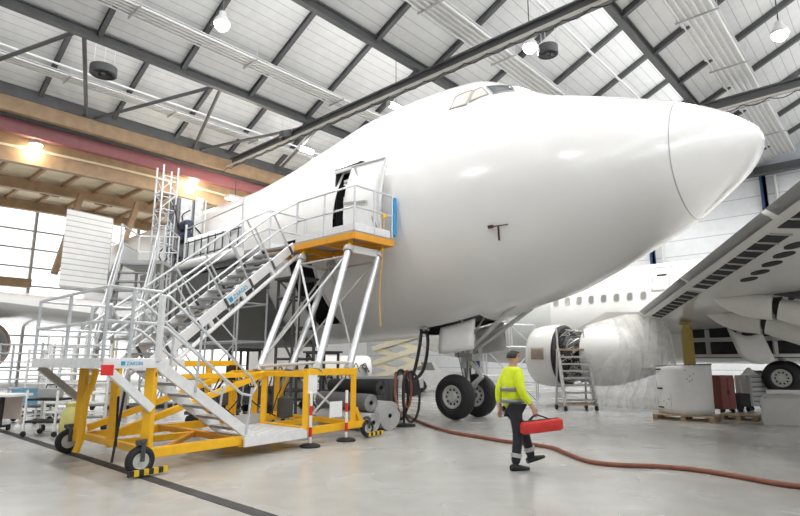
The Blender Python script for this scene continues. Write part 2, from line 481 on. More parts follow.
heater(24.2, 12.95, .8, 4, -12, 36, 'white tube heating strip nearest the timber eave at upper left')
heater(17.6, 12.95, .9, 5, -12, 36, 'white tube heating strip between the two left roof beams')
heater(10.2, 12.95, 1.0, 5, -10, 36, 'white tube heating strip passing just above the cockpit')
heater(3.95, 12.95, 1.25, 6, -8, 36, 'wide white heating strip above the radome at upper right')
tag(MB().tube(ab(-12, 23.1, 12.9), ab(36, 23.1, 12.9), .045, 8).build('sprinkler_pipe', M_whitepaint), 'single thin white pipe running beside the heating strip at upper left', 'pipe', 'thin white ceiling pipes')
tag(MB().tube(ab(-12, 7.4, 12.75), ab(36, 7.4, 12.75), .045, 8).build('sprinkler_pipe', M_whitepaint), 'single thin white pipe high above the cockpit beside a heating strip', 'pipe', 'thin white ceiling pipes')

# ---- lamps
def deck_z(p):
    b = p.dot(EB)
    for k in range(5):
        if BB[k + 1] <= b <= BB[k]: return ZB + .2 + (BB[k] - b) * math.tan(math.radians(25))
    return None
def high_bay(px, py, z, label, power, warm=False, r=.26):
    p = G(px, py, z)
    if warm: rr_ = ray(px, py); p = CAM + rr_ * (26.9 / rr_.dot(EB))
    t = thing('high_bay_lamp', p, label, 'lamp', 'hangar lamps')
    MB().lathe([(0, r), (.12, r * .95), (.3, r * .45), (.42, r * .4), (.45, 0.02)], p, UP, 20, cap=False).build('lamp_shade', M_lightgrey, t)
    MB().lathe([(-.24, 0.001), (-.22, r * .4), (-.12, r * .8), (0.0, r * .93), (0.05, r * .9), (0.06, .001)], p, UP, 20, cap=False).build('lamp_glass', M_lampwarm if warm else M_lamp, t)
    zt = deck_z(p)
    if warm: zt = 11.45
    MB().tube(p + UP * .44, V((p.x, p.y, max(zt, p.z + .6))), .02, 6).build('suspension_rod', M_steel, t)
    li = bpy.data.lights.new('lamp light', 'POINT' if warm else 'SPOT'); li.energy = power; li.shadow_soft_size = r
    if not warm: li.spot_size = math.radians(150); li.spot_blend = .6
    li.color = (1, .85, .6) if warm else (1, .97, .92)
    lo = bpy.data.objects.new('lamp_light', li); col.objects.link(lo); lo.parent = t; lo.location = (0, 0, -.32)
high_bay(222, 24, 12.3, 'bright white ceiling lamp at upper left above the round fan', 900)
high_bay(530, 47, 12.3, 'bright white ceiling lamp above the cockpit beside the drum fan', 900)
high_bay(780, 34, 12.0, 'bright white ceiling lamp at the top right corner', 900)
high_bay(36, 145, 10.0, 'glaring warm lamp under the timber ceiling at far left', 70, True)
high_bay(194, 180, 10.0, 'glaring warm lamp under the timber ceiling above the mast tower', 70, True)
def floodlight(px, py, Y, label):
    p = at(px, py, Y)
    t = thing('flood_lamp', p, label, 'lamp', 'small flood lamps')
    MB().box(p + UP * .1, .95, .5, .14, EA, EB).build('housing', M_lightgrey, t, smooth=False)
    MB().box(p + UP * .015, .85, .42, .03, EA, EB).build('lamp_glass', M_lampwarm, t, smooth=False)
    MB().tube(p + UP * .17, p + UP * 1.0, .025, 6).build('suspension_rod', M_steel, t)
    li = bpy.data.lights.new('flood light', 'POINT'); li.energy = 450; li.color = (1, .92, .78); li.shadow_soft_size = .3
    lo = bpy.data.objects.new('flood_light', li); col.objects.link(lo); lo.parent = t; lo.location = (0, 0, -.45)
floodlight(47, 158, 27.0, 'white box flood lamp under the first arch beside the far left glare')
floodlight(20, 186, 30.5, 'white box flood lamp under the second arch at far left')
floodlight(124, 159, 27.5, 'white box flood lamp below the red beam left of the mast tower')
floodlight(235, 200, 27.0, 'white box flood lamp under the timber ceiling just above the airliner spine')
def tube_lamp(px, py, z, label):
    p = G(px, py, z); t = thing('tube_lamp', p, label, 'lamp', 'short tube lamps')
    MB().tube(p - EA * .4, p + EA * .4, .12, 12).build('housing', M_lamp, t)
    for s in (-1, 1): MB().tube(p + EA * .4 * s, p + EA * .46 * s, .13, 12).build('end_cap', M_lightgrey, t)
    MB().tube(p + UP * .12, V((p.x, p.y, max(deck_z(p) or 0, p.z + .8))), .015, 6).build('suspension_rod', M_steel, t)
tube_lamp(306, 150, 12.0, 'small white tube lamp hanging beside the crane rail left of the fuselage')
tube_lamp(396, 107, 11.8, 'small white tube lamp peeping over the airliner roof')
# ---- drum fans
def fan(px, py, z, r, label):
    p = G(px, py, z); t = thing('ceiling_fan', p, label, 'fan', 'drum fans under the roof')
    MB().lathe([(0, r * .86), (.02, r), (.3, r), (.34, r * .7), (.34, .1), (.3, .1), (.06, r * .9), (0, r * .86)], p, UP, 26, cap=False).build('drum', M_steel, t)
    mb = MB()
    for k in range(5):
        a = 2 * PI * k / 5
        mb.box(p + V((math.cos(a), math.sin(a), 0)) * r * .45 + UP * .12, r * .8, r * .22, .015, V((math.cos(a), math.sin(a), 0)), V((-math.sin(a), math.cos(a), .4)).normalized())
    mb.build('blade_wheel', M_black, t)
    MB().tube(p + UP * .05, p + UP * .22, r * .16, 10).build('motor', M_steel2, t)
    zt = max(deck_z(p) or 0, p.z + .8)
    for k in range(3):
        a = 2 * PI * k / 3
        MB().tube(p + V((math.cos(a), math.sin(a), 0)) * r * .8 + UP * .33, V((p.x + math.cos(a) * r * .9, p.y + math.sin(a) * r * .9, zt)), .012, 5).build('cable', M_lightgrey, t)
fan(103, 75, 11.9, .46, 'round dark drum fan hanging at upper left beneath the first roof beam')
fan(548, 55, 11.7, .34, 'small grey drum fan hanging right beside the lamp above the cockpit')
fan(286, 139, 11.7, .32, 'small dark drum fan beside the lower end of the left crane rail')
# ================================================================ THE JUMBO JET
TIP = V((7.41, 10.58, 5.65))
D = azd(-47.5)               # aft
NN = V((D.y, -D.x, 0))       # towards the far (port) side
KN = [[0, .36, .36, 0, .36, 0], [.08, .62, .10, .33, .30, .34], [.3, .83, -.20, .641, .2, .66], [.8, 1.21, -.63, 1.053, .1, 1.1],
      [1.6, 1.613, -1.182, 1.512, .02, 1.5], [2.5, 1.977, -1.63, 1.878, -.029, 1.8], [3.6, 2.388, -2.139, 2.244, -.079, 2.0],
      [4.4, 2.70, -2.458, 2.428, -.129, 1.9], [5.4, 3.30, -2.70, 2.611, -.179, 1.85], [6.5, 3.80, -3.014, 2.748, -.229, 1.9],
      [8, 3.90, -3.275, 2.886, -.249, 2.05], [10, 3.83, -3.434, 2.977, -.279, 2.15], [12, 3.48, -3.51, 2.977, -.279, 2.2], [14.5, 3.02, -3.53, 2.977, -.279, 2.3],
      [18, 2.70, -3.53, 2.977, -.279, 2.4], [26, 2.62, -3.53, 2.977, -.279, 2.4], [29.5, 2.55, -3.3, 2.9, -.2, 2.4], [35.8, 1.6, -.2, .8, .7, .8]]

def pchip(x, y, xi):
    n = len(x); h = [x[i + 1] - x[i] for i in range(n - 1)]; dl = [(y[i + 1] - y[i]) / h[i] for i in range(n - 1)]; m = [0] * n
    for i in range(1, n - 1):
        if dl[i - 1] * dl[i] > 0:
            w1 = 2 * h[i] + h[i - 1]; w2 = h[i] + 2 * h[i - 1]; m[i] = (w1 + w2) / (w1 / dl[i - 1] + w2 / dl[i])
    m[0] = dl[0]; m[-1] = dl[-1]
    i = 0
    while i < n - 2 and x[i + 1] < xi: i += 1
    t = (xi - x[i]) / h[i]
    return (1 + 2 * t) * (1 - t) ** 2 * y[i] + t * (1 - t) ** 2 * h[i] * m[i] + t * t * (3 - 2 * t) * y[i + 1] + t * t * (t - 1) * h[i] * m[i + 1]

US = [math.sqrt(k[0]) for k in KN]
def knot(s):
    u = math.sqrt(s)
    return [s] + [pchip(US, [k[j] for k in KN], u) for j in range(1, 6)]

def section(s, n=22):
    s, zt, zb, w, zm, ru = knot(s)
    pts = []
    for i in range(n + 1):
        a = -PI / 2 + PI / 2 * i / n; pts.append((w * math.cos(a), zm + (zm - zb) * math.sin(a)))
    hu = min(ru, zt - zm); zu = zt - hu; d = zu - zm
    phi = math.asin(max(0, min(.999, (w - ru) / d))) if d > 1e-6 else 0
    for i in range(1, 7):
        a = phi * i / 6; pts.append((w * math.cos(a), zm + w * math.sin(a)))
    p0 = pts[-1]; p1 = (ru * math.cos(phi), zu + hu * math.sin(phi))
    for i in range(1, 7):
        t = i / 6; pts.append((p0[0] + (p1[0] - p0[0]) * t, p0[1] + (p1[1] - p0[1]) * t))
    for i in range(1, n + 1):
        a = phi + (PI / 2 - phi) * i / n; pts.append((ru * math.cos(a), zu + hu * math.sin(a)))
    f = max(0, min(1, (s - 1.0) / 2.8)); f = f * f * (3 - 2 * f)
    m = len(pts) - 1 - n
    for i in range(1, m + 1):            # near the tip the upper half is a plain ellipse
        a = PI / 2 * i / m
        e = (w * math.cos(a), zm + (zt - zm) * math.sin(a)); h = pts[n + i]
        pts[n + i] = (e[0] + (h[0] - e[0]) * f, e[1] + (h[1] - e[1]) * f)
    return pts

def jp(s, y, z):
    """point in the airliner's frame: s aft of the nose tip, y to port, z above tip"""
    return TIP + D * s + NN * y + UP * z

def sec_world(s):
    q = section(s)
    ring = [jp(s, -x, z) for x, z in q]                       # starboard, bottom to top
    ring += [jp(s, x, z) for x, z in reversed(q[1:-1])]       # port, top to bottom
    return ring

SR = 1.42
svals = sorted(set([round((i / 150.0 * math.sqrt(30)) ** 2, 4) for i in range(1, 151)] + [SR, 9.2, 9.9, 10.9, 12.1, 13.5, 31.5, 33, 34.5, 35.8]))
DOOR = (9.2, 9.9, -0.75, 1.2)     # forward door hole (s0, s1, z0, z1)
CARGO = (10.9, 12.1, -3.0, -.5)
NG = (6.6, 8.8)                       # nose gear bay
jet = thing('jumbo_jet', jp(8, 0, -TIP.z), 'huge white jumbo jet parked nose to the right with bare white paint', 'airliner')

def skin(s0, s1):
    mb = MB(); ss = [s for s in svals if s0 - 1e-6 <= s <= s1 + 1e-6]
    rings = [sec_world(s) for s in ss]; n = len(rings[0])
    for r in rings: mb.v += r
    off = 0
    if s0 == 0:
        mb.v.append(jp(0, 0, .36)); tipi = len(mb.v) - 1
        mb.f += [(tipi, (k + 1) % n, k) for k in range(n)]
    for i in range(len(ss) - 1):
        sm = (ss[i] + ss[i + 1]) / 2
        for k in range(n):
            q = (i * n + k, i * n + (k + 1) % n, (i + 1) * n + (k + 1) % n, (i + 1) * n + k)
            c = (mb.v[q[0]] + mb.v[q[1]] + mb.v[q[2]] + mb.v[q[3]]) / 4
            y = (c - TIP).dot(NN); z = c.z - TIP.z
            if DOOR[0] < sm < DOOR[1] and y < 0 and DOOR[2] < z < DOOR[3]: continue
            if CARGO[0] < sm < CARGO[1] and y < -.4 and CARGO[2] < z < CARGO[3]: continue
            if NG[0] < sm < NG[1] and abs(y) < .72 and z < -2: continue
            mb.f.append(q)
    return mb
radome = skin(0, SR).build('radome', M_radome, jet, ang=60)
m_fus = M_white
fus = skin(SR, 35.8).build('fuselage', m_fus, jet, ang=50)
fb = MB(); fb.path([p + (p - jp(SR, 0, 0)).normalized() * .002 for p in sec_world(SR)], .011, 6, closed=True)
fb.build('radome_seam', M_midgrey, jet)

# a ray caster on the bare skin, for everything fixed to it
_b = MB(); ss = [s for s in svals if s <= 31]; rings = [sec_world(s) for s in ss]; n_ = len(rings[0])
for r in rings: _b.v += r
_f = []
for i in range(len(ss) - 1):
    for k in range(n_): _f.append((i * n_ + k, i * n_ + (k + 1) % n_, (i + 1) * n_ + (k + 1) % n_, (i + 1) * n_ + k))
TREE = BVHTree.FromPolygons([tuple(v) for v in _b.v], _f)
def on_skin(px, py):
    h, nrm, idx, dist = TREE.ray_cast(CAM, ray(px, py).normalized())
    if h is None:
        h, nrm, idx, dist = TREE.find_nearest(CAM + ray(px, py) * 15)
    if nrm.dot(h - CAM) > 0: nrm = -nrm
    return h, nrm
def skin_at(p):
    h, nrm, idx, d = TREE.find_nearest(V(p))
    if nrm.dot(h - jp((h - TIP).dot(D), 0, 0)) < 0: nrm = -nrm
    return h, nrm
def patch(quad, out, n=6):
    mb = MB()
    P = [on_skin(*q)[0] for q in quad]
    def fn(u, v):
        p = P[0].lerp(P[1], u).lerp(P[3].lerp(P[2], u), v)
        h, nr = skin_at(p); return h + nr * out
    return mb.grid(fn, n, n)
m_winc = mat('masked window cover', (0.70, 0.62, 0.53), 0.6)
m_wing = mat('cockpit glass', (0.09, 0.11, 0.12), 0.1, var=.3, scale=2)
for quad, m, nm in (([(449, 110), (466.3, 105), (473, 90.6), (456, 97)], m_winc, 'cockpit_window'),
                    ([(469.3, 102.4), (488.5, 94.4), (482, 87.4), (474.4, 91)], m_winc, 'cockpit_window'),
                    ([(493, 94.3), (515, 91.2), (510.5, 86), (486, 87)], m_wing, 'windshield')):
    f = patch([(q[0], q[1]) for q in quad], .012).build(nm, m, jet, solid=.02)
    P = [on_skin(*q)[0] for q in quad]; pts = []
    for i in range(4):
        for t in range(5):
            h, nr = skin_at(P[i].lerp(P[(i + 1) % 4], t / 5)); pts.append(h + nr * .012)
    MB().path(pts, .018, 6, closed=True).build('window_frame', M_midgrey, f)
# front windshield panes on both sides of the nose ridge, continuing round
# pitot probe
c, nr = on_skin(491, 226.5); e, _ = on_skin(508.5, 224); m0, _ = on_skin(498.5, 225.5); m1, _ = on_skin(499.5, 240)
mb = MB(); mb.box(c + nr * .03, .12, .07, .06, (e - c).normalized(), None, nr); mb.tube(c + nr * .04, e + nr * .04, .014, 8); mb.tube(m0 + nr * .03, m1 + nr * .03, .022, 8)
o = mb.build('pitot_probe', mat('dark maroon cover', (.09, .03, .03), .6), jet); o['label'] = 'dark T shaped probe cover on the nose side'

# door hole: dark interior with pale ribs, and the swung out door
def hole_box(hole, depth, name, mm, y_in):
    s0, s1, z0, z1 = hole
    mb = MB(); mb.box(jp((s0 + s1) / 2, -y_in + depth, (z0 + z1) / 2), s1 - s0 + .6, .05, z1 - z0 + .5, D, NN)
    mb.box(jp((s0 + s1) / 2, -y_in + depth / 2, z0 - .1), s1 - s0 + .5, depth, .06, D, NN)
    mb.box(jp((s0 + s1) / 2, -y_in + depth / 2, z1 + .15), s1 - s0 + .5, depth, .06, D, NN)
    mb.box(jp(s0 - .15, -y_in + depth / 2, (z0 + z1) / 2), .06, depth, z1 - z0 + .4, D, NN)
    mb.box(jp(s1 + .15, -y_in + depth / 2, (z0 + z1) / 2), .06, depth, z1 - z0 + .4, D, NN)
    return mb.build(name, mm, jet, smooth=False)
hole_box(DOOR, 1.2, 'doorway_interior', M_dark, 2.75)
mb = MB()
for k in range(7):
    z = DOOR[2] + .2 + k * .25
    mb.beam(jp(DOOR[0] + .05, -2.72, z), jp(DOOR[1] - .05, -2.6, z + (.22 if k % 2 else .05)), .05, .07)
mb.build('insulation_rib', M_paper, jet, smooth=False)
mb = MB()
for z in (DOOR[2], DOOR[3]): mb.beam(jp(DOOR[0], -2.88 + .0, z), jp(DOOR[1], -2.93, z), .08, .08)
mb.build('door_frame', M_whitepaint, jet, smooth=False)
# door leaf swung forward, standing off the skin
def dl(u, v):
    s = 9.12 - 1.25 * u; z = -.95 + 2.1 * v
    h, nr = skin_at(jp(s, -2.9, z)); return h + nr * .34
dleaf = MB().grid(dl, 6, 10).build('passenger_door', M_whitepaint, jet, solid=.12)
mb = MB()
edge = [dl(u, 0) for u in (0, .5, 1)] + [dl(1, v) for v in (.25, .5, .75, 1)] + [dl(u, 1) for u in (.5, 0)]
mb.path([p - NN * .02 for p in edge], .03, 6); mb.build('door_seal', M_lightgrey, dleaf)
mb = MB(); mb.beam(dl(.15, .95) - NN * .05, dl(.95, .1) - NN * .05, .05, .06); mb.beam(dl(.05, .45) - NN * .05, dl(.7, .42) - NN * .05, .06, .06)
mb.build('hinge_arm', M_midgrey, dleaf, smooth=False)
# cargo opening
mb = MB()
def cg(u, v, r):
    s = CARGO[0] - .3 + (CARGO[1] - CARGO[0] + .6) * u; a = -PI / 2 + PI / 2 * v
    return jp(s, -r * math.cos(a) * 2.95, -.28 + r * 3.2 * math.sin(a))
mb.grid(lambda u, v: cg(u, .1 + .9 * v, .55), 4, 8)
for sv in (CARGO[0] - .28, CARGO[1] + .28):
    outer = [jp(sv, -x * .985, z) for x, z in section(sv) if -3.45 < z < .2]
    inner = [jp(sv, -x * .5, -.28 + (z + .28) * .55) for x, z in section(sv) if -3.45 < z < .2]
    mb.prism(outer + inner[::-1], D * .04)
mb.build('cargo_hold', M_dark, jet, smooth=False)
mb = MB()
for sv in CARGO[:2]:
    pts = [jp(sv, -x, z) for x, z in section(sv) if CARGO[2] - .1 < z < CARGO[3] + .1]
    mb.path(pts, .05, 6)
mb.build('cargo_door_frame', M_lightgrey, jet)
mb = MB()
for k in range(5):
    s = CARGO[0] + .2 + k * .28
    mb.path([cg((s - CARGO[0] + .3) / 2.0, v, .6) for v in (.15, .35, .55, .75, .95)], .03, 5)
mb.build('hold_rib', M_midgrey, jet)
# grey unpainted belly fairing behind the hold
def fair(u, v):
    s = 13.5 + 9 * u; a = -PI / 2 + PI / 2 * .96 * v
    return jp(s, -math.cos(a) * 3.03, -.28 + 3.32 * math.sin(a))
MB().grid(fair, 8, 14).build('belly_fairing', mat('dark unpainted fairing', (.17, .17, .165), .5, scale=2), jet, solid=.03)
# starboard wing
wr = jp(20.5, -2.6, -2.55); 
wdir = (-NN * math.cos(math.radians(37)) + D * math.sin(math.radians(37))).normalized()
mb = MB(); secs = []
for k in range(8):
    t = k / 7; sp = 24 * t; ch = 12.5 * (1 - t) + 4.5 * t; th = .125 * ch * (1 - .3 * t)
    base = wr + wdir * sp / math.cos(math.radians(37)) * .8 + UP * (.115 * sp)
    prof = [(0, 0), (.015, .35), (.06, .62), (.2, .95), (.4, 1), (.7, .6), (1, .02), (.7, -.2), (.4, -.42), (.2, -.46), (.06, -.34), (.015, -.2)]
    secs.append([base + D * (x * ch) + UP * (y * th * .6) for x, y in prof])
n = len(secs[0])
for r in secs: mb.v += r
for i in range(7):
    for k in range(n): mb.f.append((i * n + k, i * n + (k + 1) % n, (i + 1) * n + (k + 1) % n, (i + 1) * n + k))
mb.f.append(tuple(range(n))); mb.f.append(tuple(7 * n + k for k in range(n)))
wing = mb.build('wing', M_white, jet, ang=50)
# inlet of an engine at the far left edge
ec = at(-19, 346, 24.5); ed = -D
en = MB().lathe([(-4.5, .5), (-3, .95), (-1.5, 1.22), (-.4, 1.2), (0, 1.06), (.02, 1.0), (-.1, .94), (-1.2, .9), (-1.3, .0)], ec, ed, 32, cap=False).build('engine_cowl', M_white, jet)
MB().lathe([(-.12, .95), (0.03, 1.0), (.05, 1.05), (-.06, 1.12)], ec, ed, 32, cap=False).build('inlet_lip', mat('bronze inlet lip', (.42, .28, .22), .35, metal=.6), en)
MB().lathe([(-1.0, .9), (-1.0, .25), (-.7, .12), (-.55, .0)], ec, ed, 24, cap=False).build('fan_disc', M_steel, en)
MB().prism([ec - ed * 1 + UP * 1.0, ec - ed * 4 + UP * .9, ec - ed * 5 + UP * 3.0, ec - ed * 3.4 + UP * 3.0], NN * .35).build('pylon', M_white, en, smooth=False)

# ---- nose gear
def wheel(parent, c, axis, r, w, tyre_name='tyre', hub_frac=.52, mhub=None):
    axis = V(axis).normalized()
    k = r - .28 * w
    t = MB().lathe([(-w / 2 * .7, r * hub_frac), (-w / 2, r * (hub_frac + .1)), (-w / 2, r * .80), (-w / 2 * .8, r * .93), (-w / 2 * .4, r * .99), (0, r), (w / 2 * .4, r * .99), (w / 2 * .8, r * .93), (w / 2, r * .80), (w / 2, r * (hub_frac + .1)), (w / 2 * .7, r * hub_frac), (-w / 2 * .7, r * hub_frac)], c, axis, 36, cap=False).build(tyre_name, M_black, parent, ang=40)
    h = MB()
    R = r * hub_frac
    h.lathe([(-w * .36, R), (-w * .40, R * .97), (-w * .40, R * .86), (-w * .28, R * .78), (-w * .26, R * .45), (-w * .42, R * .40), (-w * .44, R * .18), (-w * .40, 0)], c, axis, 30, cap=False)
    h.lathe([(w * .36, R), (w * .40, R * .97), (w * .40, R * .86), (w * .28, R * .78), (w * .26, R * .45), (w * .42, R * .40), (w * .44, R * .18), (w * .40, 0)], c, axis, 30, cap=False)
    a = axis.orthogonal().normalized(); b = axis.cross(a); mb = h
    for i in range(10):
        th = 2 * PI * i / 10; q = c + (a * math.cos(th) + b * math.sin(th)) * R * .62
        for sg in (-1, 1):
            if r < .4: mb.tube(q + axis * sg * w * .24, q + axis * sg * w * .29, R * .085, 8)
            elif sg * axis.dot(c - CAM) < 0: MB().tube(q + axis * sg * w * .25, q + axis * sg * w * .285, R * .10, 10).build('vent_hole', M_dark, t)
    h.build('wheel_hub', mhub or M_hub, t, ang=30)
    return t
RW = .60
gw1 = G(453, 419); gw2 = G(484.5, 417.5)
gm = (gw1 + gw2) / 2
sg_ = (gm - TIP).dot(D); yg = (gm - TIP).dot(NN)
axl = gm + UP * RW
for sgn in (-1, 1): wheel(jet, axl + NN * sgn * .54 - V((.05, 0, 0)), NN, RW, .40, 'nose_wheel')
strut = MB().tube(axl + UP * .0, axl + UP * .95 + D * .08, .085, 16).tube(axl + UP * .75 + D * .06, axl + UP * 2.0 + D * .2, .13, 16).build('nose_gear_strut', M_lightgrey, jet)
MB().tube(axl - NN * .5, axl + NN * .5, .07, 12).build('axle', M_steel, strut)
mb = MB(); f = axl + UP * .2 - D * .05; k = axl + UP * .55 - D * .48; g = axl + UP * 1.0
for sgn in (-1, 1):
    mb.beam(f + NN * sgn * .08, k + NN * .03 * sgn, .05, .09); mb.beam(k + NN * .03 * sgn, g + NN * sgn * .1 - D * .08, .05, .09)
mb.build('torque_link', M_lightgrey, strut, smooth=False)
mb = MB()
for sgn in (-1, 1): mb.tube(axl + UP * 1.15 + NN * sgn * .12, jp(sg_ - 1.9, sgn * .45, -2.7), .06, 10)
mb.build('drag_brace', M_lightgrey, strut)
mb = MB(); mb.box(axl + UP * 1.05 - D * .16, .22, .35, .2, D, NN)
for sgn in (-1, 1):
    mb.tube(axl + UP * 1.12 + NN * sgn * .16 - D * .2, axl + UP * 1.12 + NN * sgn * .16 + D * .3, .06, 10)
    mb.lathe([(0, .09), (.1, .11), (.12, .0)], axl + UP * 1.25 + NN * sgn * .22 - D * .18, -D, 14)
mb.build('steering_unit', M_midgrey, strut)
mb = MB(); rnd = random.Random(3)
for i in range(7):
    o = NN * rnd.uniform(-.14, .14); q = D * rnd.uniform(-.1, .16)
    mb.path([axl + UP * 1.7 + o + q, axl + UP * 1.3 + o * 1.6 + q * 1.5, axl + UP * .8 + o * 1.2 + q, axl + UP * .3 + o], .014, 5, 4)
mb.build('hydraulic_line', M_black, strut)
# wheel well
mb = MB()
s0, s1 = NG
for sgn in (-1, 1): mb.box(jp((s0 + s1) / 2, sgn * .72, -2.2), s1 - s0, .04, 1.5, D, NN)
mb.box(jp((s0 + s1) / 2, 0, -1.4), s1 - s0, 1.5, .04, D, NN)
mb.box(jp(s0, 0, -2.1), .04, 1.5, 1.4, D, NN); mb.box(jp(s1, 0, -2.2), .04, 1.5, 1.5, D, NN)
mb.build('wheel_well', M_grey_primer, jet, smooth=False)
# hanging gear doors
for sgn, (sa, sb) in ((-1, (6.7, 7.85)), (1, (6.75, 7.75))):
    def gd(u, v, sgn=sgn, sa=sa, sb=sb):
        s = sa + (sb - sa) * u; zb = knot(s)[2]
        bot = .80 - .08 * u
        return jp(s, sgn * (.74 + .10 * v + .05 * math.sin(PI * v)), zb + .06 - bot * v)
    dd_ = MB().grid(gd, 6, 6).build('nose_gear_door', M_whitepaint if sgn < 0 else M_lightgrey, jet, solid=.05)
    MB().tube(jp(7.2, sgn * .72, -2.6), axl + UP * 1.5 + NN * sgn * .1, .03, 8).build('door_rod', M_lightgrey, dd_)
# small service panel hanging under the belly, with ground hoses
h, nr = on_skin(424, 327)
mb = MB(); mb.box(h + nr * .03, .22, .16, .1, D, None, nr); mb.box(h + nr * .02 + UP * .2, .3, .02, .3, D, NN)
mb.build('service_panel', M_midgrey, jet, smooth=False)
# ================================================================ BOARDING STAIR UNIT
SU = azd(36); SV = azd(-48)
S0 = G(140, 476)
def S(i, j, z): return S0 + SU * i + SV * j + UP * z
stair = thing('boarding_stair', S(2.4, 1.4, 0), 'yellow framed wheeled aluminium boarding stair leading up to the open airliner door', 'aircraft stair')

def caster(c, axis, r, w, chock=True):
    t = wheel(stair, c, axis, r, w, 'wheel', .56)
    m = MB(); m.beam(c + UP * r * 1.12, c + UP * r * 1.4, w * 1.5, w * .8)
    m.beam(c + axis * w * .75, c + axis * w * .75 + UP * r * 1.3, .03, .05); m.beam(c - axis * w * .75, c - axis * w * .75 + UP * r * 1.3, .03, .05)
    m.build('wheel_fork', M_steel, stair, smooth=False)
    return t
caster(S(-.02, .0, .2), SV, .20, .11); caster(S(-.02, 2.85, .2), SV, .20, .11); caster(S(4.95, .05, .17), SV, .17, .10); caster(S(4.95, 2.8, .17), SV, .17, .10)
# hazard striped stabiliser feet
m_haz = striped('black and yellow hazard paint', (.75, .5, .02), (.02, .02, .02), .14, .07, 'X', bump=0)
for (i, j) in ((.05, -.13), (5.0, -.12)):
    mb = MB(); a = S(i - .28, j, .03); b = S(i + .28, j, .03)
    e = UP * .075; dv = SV * .03
    mb.quaduv(a - dv, b - dv, b - dv + e, a - dv + e, .56, .075); mb.quaduv(a + dv, b + dv, b + dv + e, a + dv + e, .56, .075)
    mb.quaduv(a - dv + e, b - dv + e, b + dv + e, a + dv + e, .56, .075); mb.quaduv(a - dv, b - dv, b + dv, a + dv, .56, .075)
    mb.quaduv(a - dv, a + dv, a + dv + e, a - dv + e, .06, .075); mb.quaduv(b - dv, b + dv, b + dv + e, b - dv + e, .06, .075)
    mb.build('toe_guard', m_haz, stair, smooth=False)
def Y(p, q, w=.10, h=.10, name='frame_beam', m=None): return MB().beam(p, q, w, h).build(name, m or M_yellow, stair, smooth=False, bevel=.008)
# chassis
Y(S(0.1, .1, .27), S(1.74, .1, .27), .1, .14); Y(S(3.1, .1, .27), S(4.9, .1, .27), .1, .14)
Y(S(1.7, .14, .2), S(3.2, .14, .2), .08, .08)
Y(S(0.1, 2.75, .27), S(4.9, 2.75, .27), .1, .14); Y(S(.1, 1.45, .27), S(4.9, 1.45, .27), .1, .1)
for i in (.12, 1.6, 3.2, 4.55): Y(S(i, .1, .30), S(i, 2.75, .30), .1, .1, 'cross_member', M_orange if i == 1.6 else None)
Y(S(.3, .12, .25), S(1.7, 1.5, .30), .08, .08, 'cross_member', M_orange)
# left posts
Y(S(.1, .1, .2), S(.1, .1, 1.45), .13, .13, 'post'); Y(S(.1, 2.75, .2), S(.1, 2.75, 1.45), .12, .12, 'post'); Y(S(.15, 1.45, .25), S(.15, 1.45, 1.45), .11, .11, 'post')
MB().path([S(-.18, 2.0, .12), S(-.12, 2.0, .35), S(-.1, 2.0, .9), S(-.02, 2.0, 1.2), S(.02, 2.0, 1.42)], .055, 8, 4).build('tow_lever', M_yellow, stair)
MB().tube(S(-.1, .75, .1), S(.12, 1.0, 1.2), .02, 8).tube(S(.0, .9, .3), S(.1, 1.2, 1.0), .02, 8).build('cable', M_black, stair)
MB().box(S(.12, .05, 1.36), .05, .03, .06, SU, SV).build('bolt_plate', M_dark, stair, smooth=False)
# right tower frame
for (i, j) in ((3.2, .1), (4.55, .1), (3.2, 2.75), (4.55, 2.75), (3.2, 1.45), (3.9, 2.75)): Y(S(i, j, .25), S(i, j, 1.34), .11, .11, 'post')
Y(S(3.15, .1, 1.34), S(4.6, .1, 1.34), .11, .13); Y(S(3.15, 2.75, 1.3), S(4.6, 2.75, 1.3)); Y(S(3.2, .1, 1.3), S(3.2, 2.75, 1.3)); Y(S(4.55, .1, 1.3), S(4.55, 2.75, 1.3))
Y(S(4.6, .1, .6), S(4.8, .1, .24), .09, .09, 'bracket')
Y(S(1.2, 1.45, 1.28), S(3.2, 1.45, 1.28), .09, .09)
# far side frame and sloping twin beams
Y(S(1.0, 2.7, 1.5), S(3.3, 2.7, 1.5), .11, .12); Y(S(2.6, 2.7, .25), S(2.6, 2.7, 1.5), .1, .1, 'post'); Y(S(3.28, 2.7, .25), S(3.28, 2.7, 1.55), .11, .11, 'post')
for j in (1.45, 2.6): Y(S(.2, j, .42), S(3.2, j, 1.3), .09, .11, 'sloping_beam')
# landing
def A(p, q, w=.06, h=.14, name='landing_beam', m=None): return MB().beam(p, q, w, h).build(name, m or M_aluw, stair, smooth=False, bevel=.005)
front = A(S(-.66, 0, 1.52), S(.12, 0, 1.52)); A(S(-.66, 2.95, 1.52), S(1.5, 2.95, 1.52)); A(S(-.66, 0, 1.52), S(-.66, 2.95, 1.52)); A(S(.12, 0, 1.52), S(.12, 1.85, 1.52)); A(S(.12, 1.85, 1.52), S(1.55, 1.85, 1.52)); A(S(1.5, 1.85, 1.52), S(1.5, 2.95, 1.52))
MB().prism([S(-.66, 0, 1.56), S(.12, 0, 1.56), S(.12, 1.85, 1.56), S(1.5, 1.85, 1.56), S(1.5, 2.95, 1.56), S(-.66, 2.95, 1.56)], (0, 0, .03)).build('landing_deck', M_tread, stair, smooth=False)
A(S(.1, .02, .88), S(-.58, .02, 1.45), .07, .11, 'brace'); A(S(.1, 2.8, .88), S(-.6, 2.8, 1.45), .07, .11, 'brace', M_midgrey)
MB().box(S(-.60, -.045, 1.43), .16, .03, .14, SU, SV).build('tail_light', M_redpaint, stair, smooth=False)
